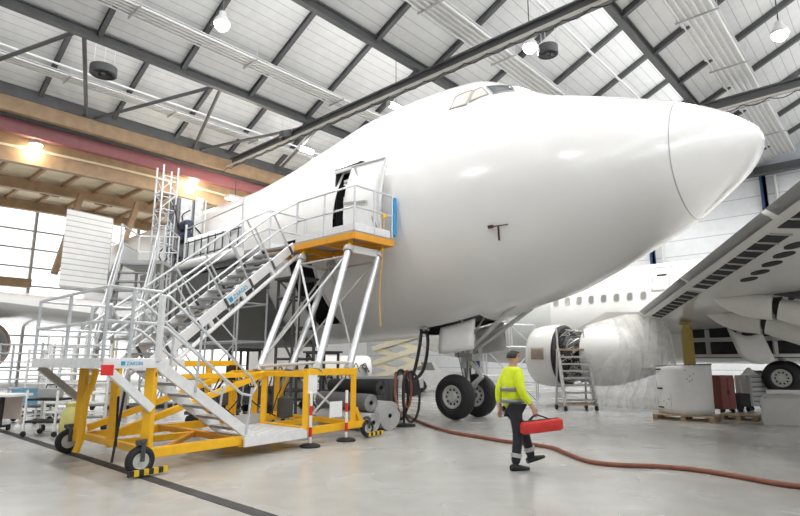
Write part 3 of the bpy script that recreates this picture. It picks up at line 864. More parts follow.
# lettering on the landing beam
def sign_text(p, xd, yd, size, m):
    x = V(xd).normalized(); y = V(yd).normalized()
    mb = MB(); mb.box(p + x * size * .45 + y * size * .36 + x.cross(y) * .004, size * .8, size * .8, .004, x, y, x.cross(y)); mb.build('sign_emblem', m, stair, smooth=False)
    text_mesh('sign_lettering', 'ZARGES', size, p + x * size * 1.15, x, y, m, stair, .003)
sign_text(S(-.42, -.034, 1.495), SU, UP, .066, M_cyan)
# ---- landing handrails
def R(pts, r=.024, name='handrail', n=8, m=None, smooth=0): return MB().path(pts, r, n, smooth).build(name, m or M_galv, stair)
for (i, j) in ((-.66, 0), (-.66, 1.45), (-.66, 2.95), (-.3, 0), (.2, 2.95)): R([S(i, j, 1.55), S(i, j, 2.55)], .026, 'rail_post')
A(S(.12, -.02, 1.55), S(.12, -.02, 2.5), .09, .07, 'rail_post')
for zz in (2.55, 2.08): R([S(.1, 0, zz), S(-.66, 0, zz), S(-.66, 2.95, zz), S(.9, 2.95, zz)], .024)
# ---- short flight from the floor step to the landing
i0, z0, i1, z1 = .18, 1.50, 1.95, .30
for j in (.08, .92): A(S(i0, j, z0), S(i1, j, z1), .05, .16, 'stringer')
for k in range(6):
    t = (k + .6) / 6.4
    MB().box(S(i0 + (i1 - i0) * t, .5, z0 + (z1 - z0) * t), .24, .80, .04, SU, SV).build('tread', M_tread, stair, smooth=False)
for j in (.04, .96):
    top = [S(.12, j, 2.5), S(.25, j, 2.5), S(i1 - .1, j, 1.28), S(i1 + .02, j, 1.12), S(i1 - .08, j, .98), S(i1 - .28, j, 1.02), S(.25, j, 2.03), S(.12, j, 2.05)]
    R(top, .022)
    for t in (.35, .95):
        ii = i0 + (i1 - i0) * t; zz = z0 + (z1 - z0) * t
        R([S(ii, j, zz), S(ii + .05, j, zz + .92)] if t < .9 else [S(ii - .06, j, zz), S(ii + .02, j, zz + .75)], .022, 'rail_post')
# floor step platform
plat = MB().box(S(2.42, .72, .30), 1.4, 1.5, .05, SU, SV).build('step_platform', M_alu, stair, smooth=False, bevel=.004)
mb = MB()
for k in range(12): mb.box(S(1.78 + k * .116, .72, .329), .03, 1.46, .012, SU, SV)
mb.build('step_rib', M_aluw, plat, smooth=False)
mb = MB()
for (p, q) in ((S(1.72, -.03, .24), S(3.12, -.03, .24)), (S(3.12, -.03, .24), S(3.12, 1.47, .24))): mb.beam(p, q, .04, .13)
mb.build('platform_skirt', M_aluw, plat, smooth=False)
A(S(2.5, 1.47, .42), S(3.12, 1.47, .42), .02, .2, 'kick_plate', M_midgrey)
# ---- upper platform at the aircraft door
PC = jp(7.55, -2.885 - 1.42, 0); PC.z = 0
def U(d, n, z): return PC + D * d + NN * n + UP * z
ZP = 4.56
MB().box(U(1.7, .66, ZP - .02), 3.4, 1.36, .04, D, NN).build('upper_deck', M_midgrey, stair, smooth=False)
def O(p, q, w=.09, h=.16, name='deck_beam', m=None): return MB().beam(p, q, w, h).build(name, m or M_orange, stair, smooth=False, bevel=.006)
O(U(0, 0, ZP - .13), U(3.4, 0, ZP - .13)); O(U(0, 1.3, ZP - .13), U(3.4, 1.3, ZP - .13)); O(U(.02, 0, ZP - .13), U(.02, 1.32, ZP - .13)); O(U(3.4, 0, ZP - .13), U(3.4, 1.32, ZP - .13)); O(U(1.2, 0, ZP - .13), U(1.2, 1.3, ZP - .13)); O(U(2.3, 0, ZP - .13), U(2.3, 1.3, ZP - .13)); O(U(.1, 1.25, ZP - .15), U(1.15, .05, ZP - .15), .06, .1)
for (p, q) in ((U(0, 0, ZP + .08), U(2.2, 0, ZP + .08)), (U(0, 0, ZP + .08), U(0, 1.2, ZP + .08)), (U(3.4, 0, ZP + .08), U(3.4, 1.3, ZP + .08))): A(p, q, .03, .18, 'toe_board')
for (d, n) in ((0, 0), (1.1, 0), (2.2, 0), (0, .65), (0, 1.28), (3.4, 0), (3.4, 1.2)): R([U(d, n, ZP), U(d, n, ZP + 1.08)], .026, 'rail_post')
for zz in (1.08, .56): R([U(2.2, 0, ZP + zz), U(0, 0, ZP + zz), U(0, 1.28, ZP + zz)], .025); R([U(3.4, 0, ZP + zz), U(3.4, 1.2, ZP + zz)], .025)
for (d, n, s) in ((0, 1.34, 1.0), (3.4, 1.26, .3)):
    MB().box(U(d, n, ZP + .05 + s / 2), .14, .09, s, D, NN).build('bumper_pad', M_bluepad, stair, smooth=False, bevel=.02)
MB().path([U(.1, 1.1, ZP + .6), U(.05, 1.0, ZP - .4), U(.1, .95, ZP - 1.4), U(.0, .9, ZP - 2.2)], .012, 5, 5).build('hanging_rope', M_yellow, stair)
MB().box(U(.0, 1.0, ZP + .52), .05, .12, .08, D, NN).build('latch', M_yellow, stair, smooth=False)
# ---- legs of the upper platform
LT = [U(.25, .12, ZP - .22), U(.25, 1.12, ZP - .22), U(2.0, .12, ZP - .22), U(2.0, 1.12, ZP - .22)]
LB = [S(3.5, .14, 1.40), S(4.5, .2, 1.40), S(3.25, 1.75, 1.36), S(4.5, 2.2, 1.36)]
for k, (a, b) in enumerate(zip(LB, LT)):
    l = MB().tube(a, a.lerp(b, .94), .075, 14).build('leg', M_galv, stair)
    MB().tube(a.lerp(b, .92), b, .055, 12).build('leg_extension', M_yellow, l)
    MB().lathe([(0, .11), (.03, .12), (.12, .12), (.15, .10)], a.lerp(b, .90), b - a, 14).build('collar', M_midgrey, l)
    MB().lathe([(0, .12), (.1, .1), (.16, .075)], a - (b - a).normalized() * .05, b - a, 14).build('foot_socket', M_midgrey, l)
A(LB[0].lerp(LT[0], .93) , LB[1].lerp(LT[1], .93), .12, .17, 'leg_beam', M_lightgrey)
for (a, b) in ((0, 2), (2, 0)):
    MB().tube(LB[a].lerp(LT[a], .08), LB[b].lerp(LT[b], .88), .028, 8).build('diagonal_brace', M_galv, stair)
for (a, b) in ((1, 3), (3, 1), (2, 3), (3, 2)):
    MB().tube(LB[a].lerp(LT[a], .1), LB[b].lerp(LT[b], .9), .022, 8).build('diagonal_brace', M_midgrey, stair)
MB().tube(LB[2] + UP * .08, LB[0] + UP * .12, .03, 8).tube(LB[0] + UP * .12, LB[1] + UP * .12, .03, 8).build('tie_bar', M_lightgrey, stair)
for k, q in ((2, 3), (0, 2), (1, 3)): MB().tube(LB[k].lerp(LT[k], .86), LB[q].lerp(LT[q], .86), .03, 8).build('tie_bar', M_midgrey, stair)
# ---- long flight
Fa = V((-4.72, 10.75, 1.50)); Fb = LT[2] * 0 + U(2.25, -.02, ZP - .12)
fh = V((Fb.x - Fa.x, Fb.y - Fa.y, 0)).normalized(); fl = UP.cross(fh); fd = (Fb - Fa).normalized(); fn = fl.cross(fd) * -1
if fn.z < 0: fn = -fn
for w_ in (0, .95):
    a = Fa + fl * w_; b = Fb + fl * w_
    st = MB().beam(a + fn * .03, b + fn * .03, .05, .22, fn).build('stringer', M_aluw, stair, smooth=False, bevel=.006)
    MB().tube(a - fn * .26, b - fn * .24, .05, 8).build('lower_chord', M_aluw, stair)
    for t in (.1, .32, .55, .78): MB().beam(a.lerp(b, t) - fn * .24, a.lerp(b, t) - fn * .05, .06, .1, fh).build('chord_spacer', M_aluw, st, smooth=False)
    ofs = fn * .14
    top = [a + fn * 1.05 - fd * .35, b + fn * 1.05 - fd * .3]; mid = [a + fn * .62 - fd * .2, b + fn * .62 - fd * .3]
    if w_ == 0:
        R([S(.12, 1.9, 2.5), top[0], top[1], U(2.2, 0, ZP + 1.08)], .027); R([mid[0], mid[1], U(2.2, 0, ZP + .56)], .024)
    else:
        R([S(.3, 2.95, 2.55), top[0], top[1], U(3.4, -.05, ZP + 1.08)], .027); R([mid[0], mid[1], U(3.4, -.05, ZP + .56)], .024)
    for t in (.08, .26, .44, .62, .80, .96):
        p = a.lerp(b, t)
        po = MB().tube(p - fn * .22, p + fn * 1.05, .024, 8).build('rail_post', M_galv, stair)
        MB().beam(p - fn * .1 - fl * .03, p + fn * .13 - fl * .03, .05, .05, fd).build('clamp', M_steel, po, smooth=False)
for k in range(14):
    t = (k + .5) / 14
    MB().box(Fa.lerp(Fb, t) + fl * .475 + UP * .08, .26, .9, .045, fh, fl).build('tread', M_tread, stair, smooth=False)
pa = Fa.lerp(Fb, .458)
sign_text(pa - fl * .03 - fn * .03, fd, fn, .135, M_cyan)
# paper notes and air tank on the tower frame
MB().box(S(3.3, .03, 1.12), .24, .008, .34, SU, SV).build('paper_note', M_paper, stair, smooth=False)
MB().box(S(3.95, .02, .62), .36, .008, .3, SU, SV).build('paper_note', M_paper, stair, smooth=False)
mb = MB()
for (p, q) in ((S(3.25, .2, .4), S(4.45, .3, 1.2)), (S(4.45, .2, .4), S(3.25, .3, 1.2))): mb.tube(p, q, .022, 8)
mb.build('diagonal_brace', M_galv, stair)
MB().lathe([(0, .05), (.03, .17), (.42, .17), (.46, .04)], S(3.9, 1.6, .35), UP, 18).build('air_tank', M_steel, stair)
MB().box(S(2.7, 2.4, .8), .3, .3, .3, SU, SV).build('control_box', M_steel, stair, smooth=False)
MB().box(S(3.2, 2.7, 1.3), .25, .12, .32, SU, SV).build('battery_box', M_black, stair, smooth=False)
mb = MB(); rnd = random.Random(8)
for k in range(10):
    x = rnd.uniform(2.4, 4.6); y_ = rnd.uniform(1.6, 2.5)
    mb.path([S(x, y_, 1.2), S(x + rnd.uniform(-.3, .3), y_ + .1, .8), S(x + rnd.uniform(-.5, .5), y_, .4)], .014, 5, 4)
mb.build('air_hose', M_black, stair)
MB().beam(S(3.62, 1.2, 1.25), S(3.85, 1.9, .5), .05, .05).build('lever', M_yellow, stair, smooth=False)
# ================================================================ THE SMALLER AIRLINER ON JACKS, RIGHT
F = azd(-47.5)               # its nose direction
def jq(s, y, z):
    """s aft of its nose, y to port (towards the camera), z height"""
    return V((1.1, 30.9, 0)) - F * s - EA * y + UP * z
twin = thing('twinjet_airliner', jq(16, 0, 0), 'smaller white airliner on jacks at right with a row of cabin windows and opened wing', 'airliner')
ZC = 3.45
KT = [(0, .02, .02, -.55), (.15, .45, .42, -.5), (.6, .95, .85, -.4), (1.5, 1.38, 1.25, -.25), (2.6, 1.68, 1.65, -.08), (4, 1.84, 1.9, 0), (5.5, 1.88, 2.0, 0), (30, 1.88, 2.0, 0)]
def ksec(s):
    x = [k[0] for k in KT]
    return [pchip(x, [k[j] for k in KT], s) for j in (1, 2, 3)]
def tw(s, a):
    w, h, dz = ksec(s)
    return jq(s, w * math.cos(a), ZC + dz + h * math.sin(a))
def tskin(ss, name, m):
    n = 48; mb = MB()
    for s in ss: mb.v += [tw(s, 2 * PI * k / n) for k in range(n)]
    for i in range(len(ss) - 1):
        mb.f += [(i * n + k, i * n + (k + 1) % n, (i + 1) * n + (k + 1) % n, (i + 1) * n + k) for k in range(n)]
    if ss[0] == 0: mb.f.append(tuple(range(n)))
    return mb.build(name, m, twin, ang=60)
tskin([0, .05, .15, .35, .6, 1, 1.5, 2, 2.6, 3.3, 4], 'nose', M_white)
o = tskin([4, 5, 6.5, 8, 8.9], 'forward_fuselage', mat('grey green primer skin', (.58, .60, .59), .5, scale=2)); o['label'] = 'grey primed fuselage section without windows'
tfus = tskin([8.9, 12, 16, 20, 24, 30], 'fuselage', M_white)
M_tw = mat('cabin window pane', (.20, .20, .19), .2)
def twz(s, z, out=0.0):
    w, h, dz = ksec(s); a = math.asin((z - ZC - dz) / h)
    p = tw(s, a); nr = (-EA * math.cos(a) / w + UP * math.sin(a) / h).normalized()
    return p + nr * out, nr
for k in range(8):
    s = 9.15 + .515 * k
    c, nr = twz(s, 4.0); up = F.cross(nr).normalized()
    if up.z < 0: up = -up
    ring = []
    for i in range(20):
        th = 2 * PI * i / 20; ca, sa = math.cos(th), math.sin(th)
        ring.append((math.copysign(abs(ca) ** .6, ca), math.copysign(abs(sa) ** .6, sa)))
    f = MB().prism([c + nr * .006 + F * x * .125 + up * y * .18 for x, y in ring], nr * .012).build('cabin_window', M_midgrey, twin, smooth=False)
    MB().prism([c + nr * .012 + F * x * .095 + up * y * .145 for x, y in ring], nr * .012).build('window_pane', M_tw, f, smooth=False)
# overwing door with outline, handle slot
def dq(u, v): return twz(13.05 + .62 * u, 4.15 + .95 * v, .02)[0]
ed_ = MB().grid(dq, 4, 6).build('exit_door', M_whitepaint, twin, solid=.03)
MB().path([dq(0, 0), dq(.5, 0), dq(1, 0), dq(1, .5), dq(1, 1), dq(.5, 1), dq(0, 1), dq(0, .5)], .03, 6, closed=True).build('door_outline', M_midgrey, ed_)
MB().tube(twz(13.2, 4.75, .04)[0], twz(13.55, 4.75, .04)[0], .035, 8).build('door_handle', M_dark, ed_)
MB().prism([jq(15, 0, ZC + 2.0), jq(15.4, 0, ZC + 2.0), jq(15.5, 0, ZC + 2.45), jq(15.35, 0, ZC + 2.45)], EA * .03).build('blade_antenna', M_white, twin, smooth=False)
MB().beam(twz(10.3, 2.75, .012)[0], twz(11.2, 2.75, .012)[0], .01, .05).build('belly_slot', M_dark, twin, smooth=False)
# ---- wing
W1 = V((7.83, 18, 3.05)); W2 = V((5.07, 7, 3.62)); wd = (W2 - W1) / (W1.y - W2.y)
CD = -F                               # chord direction, leading to trailing edge
def wle(y): return W1 + wd * (18 - y)
def chord(y): return 2.7 + (y - 3) * .155
PROF = [(0, 0), (.004, .16), (.02, .34), (.07, .55), (.2, .8), (.4, .8), (.7, .45), (1, .0)]
PLOW = [(1, -.03), (.8, -.22), (.55, -.40), (.3, -.46), (.12, -.40), (.05, -.28), (.012, -.13)]
def wing_low(y, c):
    ch = chord(y); x = c / ch
    pl = [(0, 0)] + PLOW[::-1]
    for i in range(len(pl) - 1):
        if pl[i][0] <= x <= pl[i + 1][0]:
            t = (x - pl[i][0]) / (pl[i + 1][0] - pl[i][0]); zz = pl[i][1] + t * (pl[i + 1][1] - pl[i][1]); break
    else: zz = -.03
    return wle(y) + CD * c + UP * (zz * .13 * ch)
ys = [23.5, 22, 20, 18, 16, 14, 12, 10, 8, 6, 4, 3]
mb = MB(); n = 0
for y in ys:
    ch = chord(y); r = [wle(y) + CD * (x * ch) + UP * (z * .13 * ch) for x, z in PROF + PLOW]; n = len(r); mb.v += r
for i in range(len(ys) - 1): mb.f += [(i * n + k, i * n + (k + 1) % n, (i + 1) * n + (k + 1) % n, (i + 1) * n + k) for k in range(n)]
mb.f += [tuple(range(n)), tuple((len(ys) - 1) * n + k for k in range(n))]
M_wlow = mat('wing grey white paint', (.62, .61, .585), .35, var=.03, scale=1.2, coat=.2)
wing2 = mb.build('wing', M_wlow, twin, ang=50)
WT = BVHTree.FromPolygons([tuple(v) for v in mb.v], mb.f)
def on_wing(px, py):
    h, nr, i, d = WT.ray_cast(CAM, ray(px, py).normalized())
    return h
mb = MB()
for y0, y1 in ((17.6, 12.35), (12.15, 7.6), (7.4, 4)):
    mb2 = MB(); N = 12
    def slat(u, v, y0=y0, y1=y1):
        y = y0 + (y1 - y0) * u
        return wle(y) + CD * (-.09 + .14 * v) + UP * (.04 - .12 * v)
    mb2.grid(slat, N, 2).build('leading_edge_slat', mat('worn slat metal', (.24, .24, .235), .4, metal=.5), twin, solid=.02)
k = 0
for ya, yb, cnt in ((17.3, 12.9, 9), (12.5, 8.2, 9), (7.9, 4.4, 8)):
    for i in range(cnt):
        a = ya + (yb - ya) * (i + .06) / cnt; b = ya + (yb - ya) * (i + .88) / cnt
        c0, c1 = .20, .48
        q = [wing_low(a, c0), wing_low(b, c0), wing_low(b, c1), wing_low(a, c1)]
        MB().prism([p - UP * .012 for p in q], UP * .05).build('slat_bay_opening', M_dark, twin, smooth=False)
        MB().beam(wing_low(b - .1, c0) - UP * .02, wing_low(b - .1, c1) - UP * .02, .03, .03).build('slat_rib', M_midgrey, twin, smooth=False)
for (px, py) in ((749, 279), (760, 272), (772, 263.5), (784, 254.5), (796, 245)):
    h = on_wing(px, py)
    if h is None: continue
    y = h.y; tdir = (wing_low(y - .5, 1.2) - wing_low(y + .5, 1.2)).normalized(); nn = tdir.cross(CD).normalized()
    mb = MB(); mb.prism([h + tdir * math.cos(2 * PI * k / 20) * .23 + CD * math.sin(2 * PI * k / 20) * .14 - UP * .012 for k in range(20)], UP * .05)
    mb.build('access_hole', M_dark, twin, smooth=False)
# ---- flap track fairings
def canoe(o, d, L, w, h, blunt, name, m, parent):
    d = V(d).normalized(); sd = d.cross(UP).normalized(); u = sd.cross(d)
    mb = MB(); N = 14; K = 18
    for i in range(N + 1):
        t = i / N
        f = math.sin(min(1, t / .75) * PI / 2) ** .8 if not blunt else (.75 + .25 * math.sin(t * PI)) * (1 - max(0, t - .5) ** 2 * 1.8)
        f = max(f, .02)
        for k in range(K):
            th = 2 * PI * k / K
            mb.v.append(o + d * L * t + sd * w * f * math.cos(th) + u * h * (f * math.sin(th) * (1 if math.sin(th) < 0 else .45)))
    for i in range(N): mb.f += [(i * K + k, i * K + (k + 1) % K, (i + 1) * K + (k + 1) % K, (i + 1) * K + k) for k in range(K)]
    mb.f += [tuple(range(K)), tuple(N * K + k for k in range(K))]
    return mb.build(name, m, parent, ang=40)
M_fair = mat('fairing pale paint', (.74, .725, .69), .35, var=.02)
for (px, py, L1) in ((712, 299, 1.25), (706, 315, 1.35)):
    tip = on_wing(px, py)
    if tip is None: tip = wing_low(13, 2.4)
    tip = tip + UP * .02
    fx = canoe(tip, CD - UP * .14, L1, .27, .42, False, 'flap_track_fairing', M_fair, twin)
    e = tip + (CD - UP * .14).normalized() * L1
    MB().lathe([(0, .2), (.18, .2)], e - CD * .02 - UP * .1, CD, 16).build('fairing_gap', M_dark, fx)
    ax_ = (CD - UP * .30).normalized()
    canoe(e + ax_ * .12 - UP * .06, ax_, 2.6, .30, .44, True, 'drooped_fairing', M_fair, fx)
    mb = MB()
    for q in (.3, .9, 1.5): mb.tube(e + ax_ * q + UP * .1, e + ax_ * (q + .3) + UP * .4, .05, 8)
    mb.tube(e + UP * .22, e + ax_ * 2.4 + UP * .30, .07, 8)
    mb.build('flap_linkage', M_steel, fx)
# drooped flap segments near the body
for (y, c, L) in ((16.2, 3.9, 1.2), (14.2, 3.7, 1.1)):
    p = wing_low(y, c)
    def fl_(u, v, p=p, L=L): return p + V((wd.x, wd.y, wd.z)) * (-1.9 * (u - .5) * -1) + CD * (.95 * v) - UP * (.1 + .75 * v * v)
    MB().grid(fl_, 4, 6).build('flap', M_fair, twin, solid=.06)
# ---- main landing gear
mc = V((12.05, 17.8, 1.02))
wheel(twin, mc, EA, .54, .36, 'main_wheel'); wheel(twin, mc + EA * .85, EA, .54, .36, 'main_wheel')
st2 = MB().tube(mc + EA * .42, mc + EA * .42 + UP * 1.9, .11, 14).build('main_gear_strut', M_lightgrey, twin)
MB().tube(mc - EA * .05, mc + EA * .9, .07, 12).build('axle', M_steel, st2)
MB().tube(mc + EA * .42 + UP * .3, mc + EA * 1.7 + UP * 1.7, .06, 10).build('side_brace', M_lightgrey, st2)
# wheel bay and frames; the belly's shade is put into the box's black
mb = MB(); bc = jq(17.3, 1.5, 2.15)
mb.box(bc, 6.2, 2.2, 1.0, F, EA); mb.build('wheel_bay', M_dark, twin, smooth=False)
for k in range(5):
    p = jq(15.0 + k * .95, 2.63, 0)
    MB().beam(p + UP * 1.75, p + UP * 2.6, .07, .12).build('bay_frame', M_midgrey, twin, smooth=False)
MB().beam(jq(14.4, 2.64, 2.25), jq(19.6, 2.64, 2.25), .07, .14).build('bay_stringer', M_midgrey, twin, smooth=False)
MB().beam(jq(14.4, 2.64, 1.72), jq(19.6, 2.64, 1.72), .07, .1).build('bay_stringer', M_lightgrey, twin, smooth=False)
g0 = at(735, 330, 17.2)
def gdoor(u, v): return at(728 + 34 * u, 328 + 4 * u, 17.2) + UP * (-.85 * v - .18 * math.sin(PI * u)) + CD * (.25 * v)
MB().grid(gdoor, 6, 6).build('gear_door', M_fair, twin, solid=.05)
# ---- engine
EC = V((5.10, 20.6, 1.74)); EX = -F
cowl = MB().lathe([(.95, .80), (.25, .80), (.06, .84), (-.02, .90), (.0, .96), (.12, 1.03), (.4, 1.08), (.8, 1.10), (1.02, 1.09), (1.02, .98), (.95, .80)], EC, EX, 44, cap=False).build('inlet_cowl', M_white, twin, ang=50)
MB().lathe([(.5, .79), (.5, .22), (.3, .1), (.2, .0)], EC, EX, 28, cap=False).build('fan', M_steel, cowl)
def brw(u, v):
    th = PI * (.42 + .12 * v); a = UP; b = EX.cross(UP)
    return EC + EX * (.28 + .5 * u) + (a * math.cos(th) - b * math.sin(th) * -1) * (1.085 + .035 * u)
bq = MB().grid(brw, 5, 5)
bq.build('cowl_panel', mat('brown masking panel', (.36, .29, .24), .6), cowl, solid=.02)
MB().lathe([(1.0, 1.06), (1.1, 1.07), (1.16, 1.0), (1.16, .7)], EC, EX, 40, cap=False).build('fan_case_ring', M_black, twin)
core = MB().lathe([(1.1, .86), (1.5, .84), (2.01, .80)], EC, EX, 30).build('engine_core', M_steel2, twin)
MB().lathe([(2.0, .90), (2.02, 1.0), (2.3, 1.03), (2.8, .99), (3.5, .80), (4.2, .55), (4.2, .2)], EC, EX, 30).build('exhaust_cowl', M_whitepaint, twin)
rnd = random.Random(11)
M_pipe = mat('engine pipework', (.62, .60, .56), .35, metal=.6, var=.3)
for i in range(46):
    t0 = rnd.uniform(1.15, 1.9); th = rnd.uniform(.1 * PI, 1.0 * PI); b = EX.cross(UP) * (1 if EX.cross(UP).dot(EA) < 0 else -1)
    pts = []
    for j in range(4):
        r = .86 + rnd.uniform(.0, .12); t = t0 + rnd.uniform(-.15, .35) * j; tt = th + rnd.uniform(-.22, .22) * j
        pts.append(EC + EX * max(1.18, min(t, 1.96)) + (UP * math.cos(tt) + b * math.sin(tt)) * (r if t < 1.7 else r - .1))
    MB().path(pts, rnd.choice([.012, .018, .026]), 6, 4).build('pipe', M_pipe if i % 3 else M_black, core)
MB().prism([EC + EX * 1.3 + UP * .8, EC + EX * 4.0 + UP * .6, EC + EX * 4.6 + UP * 1.35, EC + EX * 2.6 + UP * 1.45], EA * .3).build('pylon', M_wlow, twin, smooth=False)
# ---- clear plastic sheet over the rear of the engine
def plastic_mat():
    m = bpy.data.materials.new('clear plastic film'); m.use_nodes = True; nt = m.node_tree; nt.nodes.clear()
    out = nt.nodes.new('ShaderNodeOutputMaterial'); mix = nt.nodes.new('ShaderNodeMixShader'); tr = nt.nodes.new('ShaderNodeBsdfTransparent')
    pr = nt.nodes.new('ShaderNodeBsdfPrincipled'); pr.inputs['Base Color'].default_value = (.93, .93, .92, 1); pr.inputs['Roughness'].default_value = .25
    tc = nt.nodes.new('ShaderNodeTexCoord'); nz = nt.nodes.new('ShaderNodeTexNoise'); nz.inputs['Scale'].default_value = 2.2; nz.inputs['Detail'].default_value = 8; nz.inputs['Distortion'].default_value = 1.5
    mr = nt.nodes.new('ShaderNodeMapRange'); mr.inputs['From Min'].default_value = .3; mr.inputs['From Max'].default_value = .7; mr.inputs['To Min'].default_value = .42; mr.inputs['To Max'].default_value = .66
    bp = nt.nodes.new('ShaderNodeBump'); bp.inputs['Strength'].default_value = .5; bp.inputs['Distance'].default_value = .05
    L = nt.links.new
    L(tc.outputs['Object'], nz.inputs['Vector']); L(nz.outputs['Fac'], mr.inputs['Value']); L(mr.outputs[0], mix.inputs['Fac'])
    L(nz.outputs['Fac'], bp.inputs['Height']); L(bp.outputs['Normal'], pr.inputs['Normal'])
    tl = nt.nodes.new('ShaderNodeBsdfTranslucent'); tl.inputs['Color'].default_value = (.95, .95, .94, 1); m2 = nt.nodes.new('ShaderNodeMixShader'); m2.inputs['Fac'].default_value = .4
    L(pr.outputs[0], m2.inputs[1]); L(tl.outputs[0], m2.inputs[2]); L(tr.outputs[0], mix.inputs[1]); L(m2.outputs[0], mix.inputs[2]); L(mix.outputs[0], out.inputs['Surface'])
    return m
M_film = plastic_mat()
def film(top, bot, bulge, nfold, amp, seed):
    rr = random.Random(seed); ph = [rr.uniform(0, 6) for _ in range(4)]
    T = catmull([V(p) for p in top], 12); Bo = catmull([V(p) for p in bot], 12)
    def fn(u, v):
        i = u * (len(T) - 1); j = int(min(i, len(T) - 2)); a = T[j].lerp(T[j + 1], i - j)
        i = u * (len(Bo) - 1); j = int(min(i, len(Bo) - 2)); b = Bo[j].lerp(Bo[j + 1], i - j)
        p = a.lerp(b, v); out = V((.1, -1, 0))
        f = amp * (math.sin(u * nfold * 6.28 + ph[0] + 2 * v) + .5 * math.sin(u * nfold * 15 + ph[1] - 3 * v)) * (.25 + v)
        return p + out * (bulge * math.sin(PI * min(1, v * 1.1)) * math.sin(PI * u) + f)
    return MB().grid(fn, 60, 30)
film([at(585, 326, 18.9), at(612, 318, 18.6), at(632, 313, 18.3), at(648, 311, 18.0)], [at(590, 405, 18.25), at(615, 408, 17.8), at(640, 409, 17.4), at(668, 409, 17.2)], .85, 6, .06, 2).build('plastic_sheet', M_film)
o = bpy.context.scene.collection.objects['plastic_sheet']; tag(o, 'clear plastic sheet wrapped over the rear of the engine and hanging to the floor', 'plastic sheet')
film([at(646, 312, 17.8), at(656, 311, 17.6), at(666, 312, 17.5)], [at(640, 368, 17.2), at(660, 367, 16.6), at(678, 366, 17.0)], .15, 4, .05, 5).build('plastic_sheet', M_film)
o = bpy.context.scene.collection.objects['plastic_sheet.001']; tag(o, 'shorter clear plastic sheet hanging from the wing root above the white cowl shell', 'plastic sheet')
# ---- aircraft jack
jk = at(688, 345, 17.0); jb = V((jk.x, jk.y, 0))
t = thing('aircraft_jack', jb, 'yellow aircraft jack column under the wing root behind the white cowl shell', 'jack')
M_jack = mat('mustard jack paint', (.42, .31, .08), .5)
MB().lathe([(.25, .17), (2.45, .16), (2.5, .13)], jb, UP, 20).build('cylinder', M_jack, t)
MB().lathe([(2.45, .10), (2.62, .10), (2.64, .19), (2.72, .19)], jb, UP, 18).build('ram_head', M_jack, t)
for k in range(3):
    a = 2 * PI * k / 3 + .5; q = V((math.cos(a), math.sin(a), 0))
    MB().beam(jb + q * .1 + UP * .9, jb + q * .75 + UP * .06, .08, .1).build('leg', M_jack, t, smooth=False)
    MB().lathe([(0, .11), (.05, .09)], jb + q * .75, UP, 14).build('foot', M_steel, t)
# ---- service steps in front of the engine
e0 = V((5.22, 17.95, 0)); ex = V((1.03, .12, 0)).normalized(); ey = V((-ex.y, ex.x, 0))
t = thing('service_steps', e0 + ex * .5, 'narrow grey wheeled steps leaning at the open engine core', 'steps')
def E_(x, y, z): return e0 + ex * x + ey * y + UP * z
for x in (0, 1.02):
    MB().beam(E_(x, 0, .15), E_(x * .94 + .02, .45, 1.95), .08, .12).build('side_rail', M_lightgrey, t, smooth=False)
    MB().beam(E_(x, .75, .15), E_(x * .94 + .02, .5, 1.9), .05, .06).build('rear_strut', M_lightgrey, t, smooth=False)
    MB().tube(E_(x * .94 + .02, .45, 1.95), E_(x * .92 + .04, .55, 2.65), .03, 8).build('grab_rail', M_lightgrey, t)
    for y in (.0, .75): MB().lathe([(-.035, .06), (-.03, .08), (.03, .08), (.035, .06)], E_(x, y, .08), ex, 16).build('caster', M_black, t)
for k in range(7):
    z = .33 + k * .225; f = k / 7
    MB().box(E_(.51, .03 + .40 * f, z), 1.0 - .06 * f, .22, .06, ex, ey).build('step', M_midgrey, t, smooth=False)
MB().box(E_(.5, .2, .2), 1.06, .6, .06, ex, ey).build('base_tray', M_pallet, t, smooth=False)
MB().box(E_(.5, .5, 1.92), .95, .35, .06, ex, ey).build('top_platform', M_pallet, t, smooth=False)
# ---- white cowl shell on pallets
def pallet(c, ax, L, Wd, label):
    ay = UP.cross(ax)
    t = thing('wooden_pallet', c, label, 'pallet', 'wooden pallets')
    for k in range(6): MB().box(c + ay * (-Wd / 2 + .06 + k * (Wd - .12) / 5) + UP * .135, L, .11, .022, ax, ay).build('deck_board', M_pallet, t, smooth=False)
    for k in (-1, 0, 1):
        MB().box(c + ax * (k * (L / 2 - .06)) + UP * .114, .1, Wd, .02, ax, ay).build('stringer_board', M_pallet, t, smooth=False)
        MB().box(c + ay * (k * (Wd / 2 - .06)) + UP * .011, L, .1, .022, ax, ay).build('bottom_board', M_pallet, t, smooth=False)
        for q in (-1, 0, 1): MB().box(c + ax * (k * (L / 2 - .07)) + ay * (q * (Wd / 2 - .07)) + UP * .063, .13, .12, .082, ax, ay).build('block', M_pallet, t, smooth=False)
    return t
pa0 = G(683, 421.5); pax = (G(716, 424) - G(652, 420)); pax.z = 0; pax.normalize()
pc = pa0 + UP.cross(pax) * .45
pallet(pc, pax, 1.5, .85, 'wooden pallet carrying the curved white cowl shell')
pallet(pc + pax * 1.1 + UP.cross(pax) * .95, pax, .9, .7, 'empty end of a wooden pallet peeping out behind the cowl shell on the right')
cw = thing('cowl_shell', pc + UP * .15, 'curved white engine cowl shell standing upright on a wooden pallet', 'engine cowl')
def cwp(u, v, r=1.0):
    x = -.70 + 1.36 * u
    y = -.30 + .75 * (abs(u - .5) * 2) ** 2 * .55
    return pc + pax * (x + .03 * v * (u - .3)) + UP.cross(pax) * y + UP * (.16 + 1.30 * v - .05 * (1 - u) * v)
cs = MB().grid(cwp, 16, 8).build('shell', M_whitepaint, cw, solid=.05)
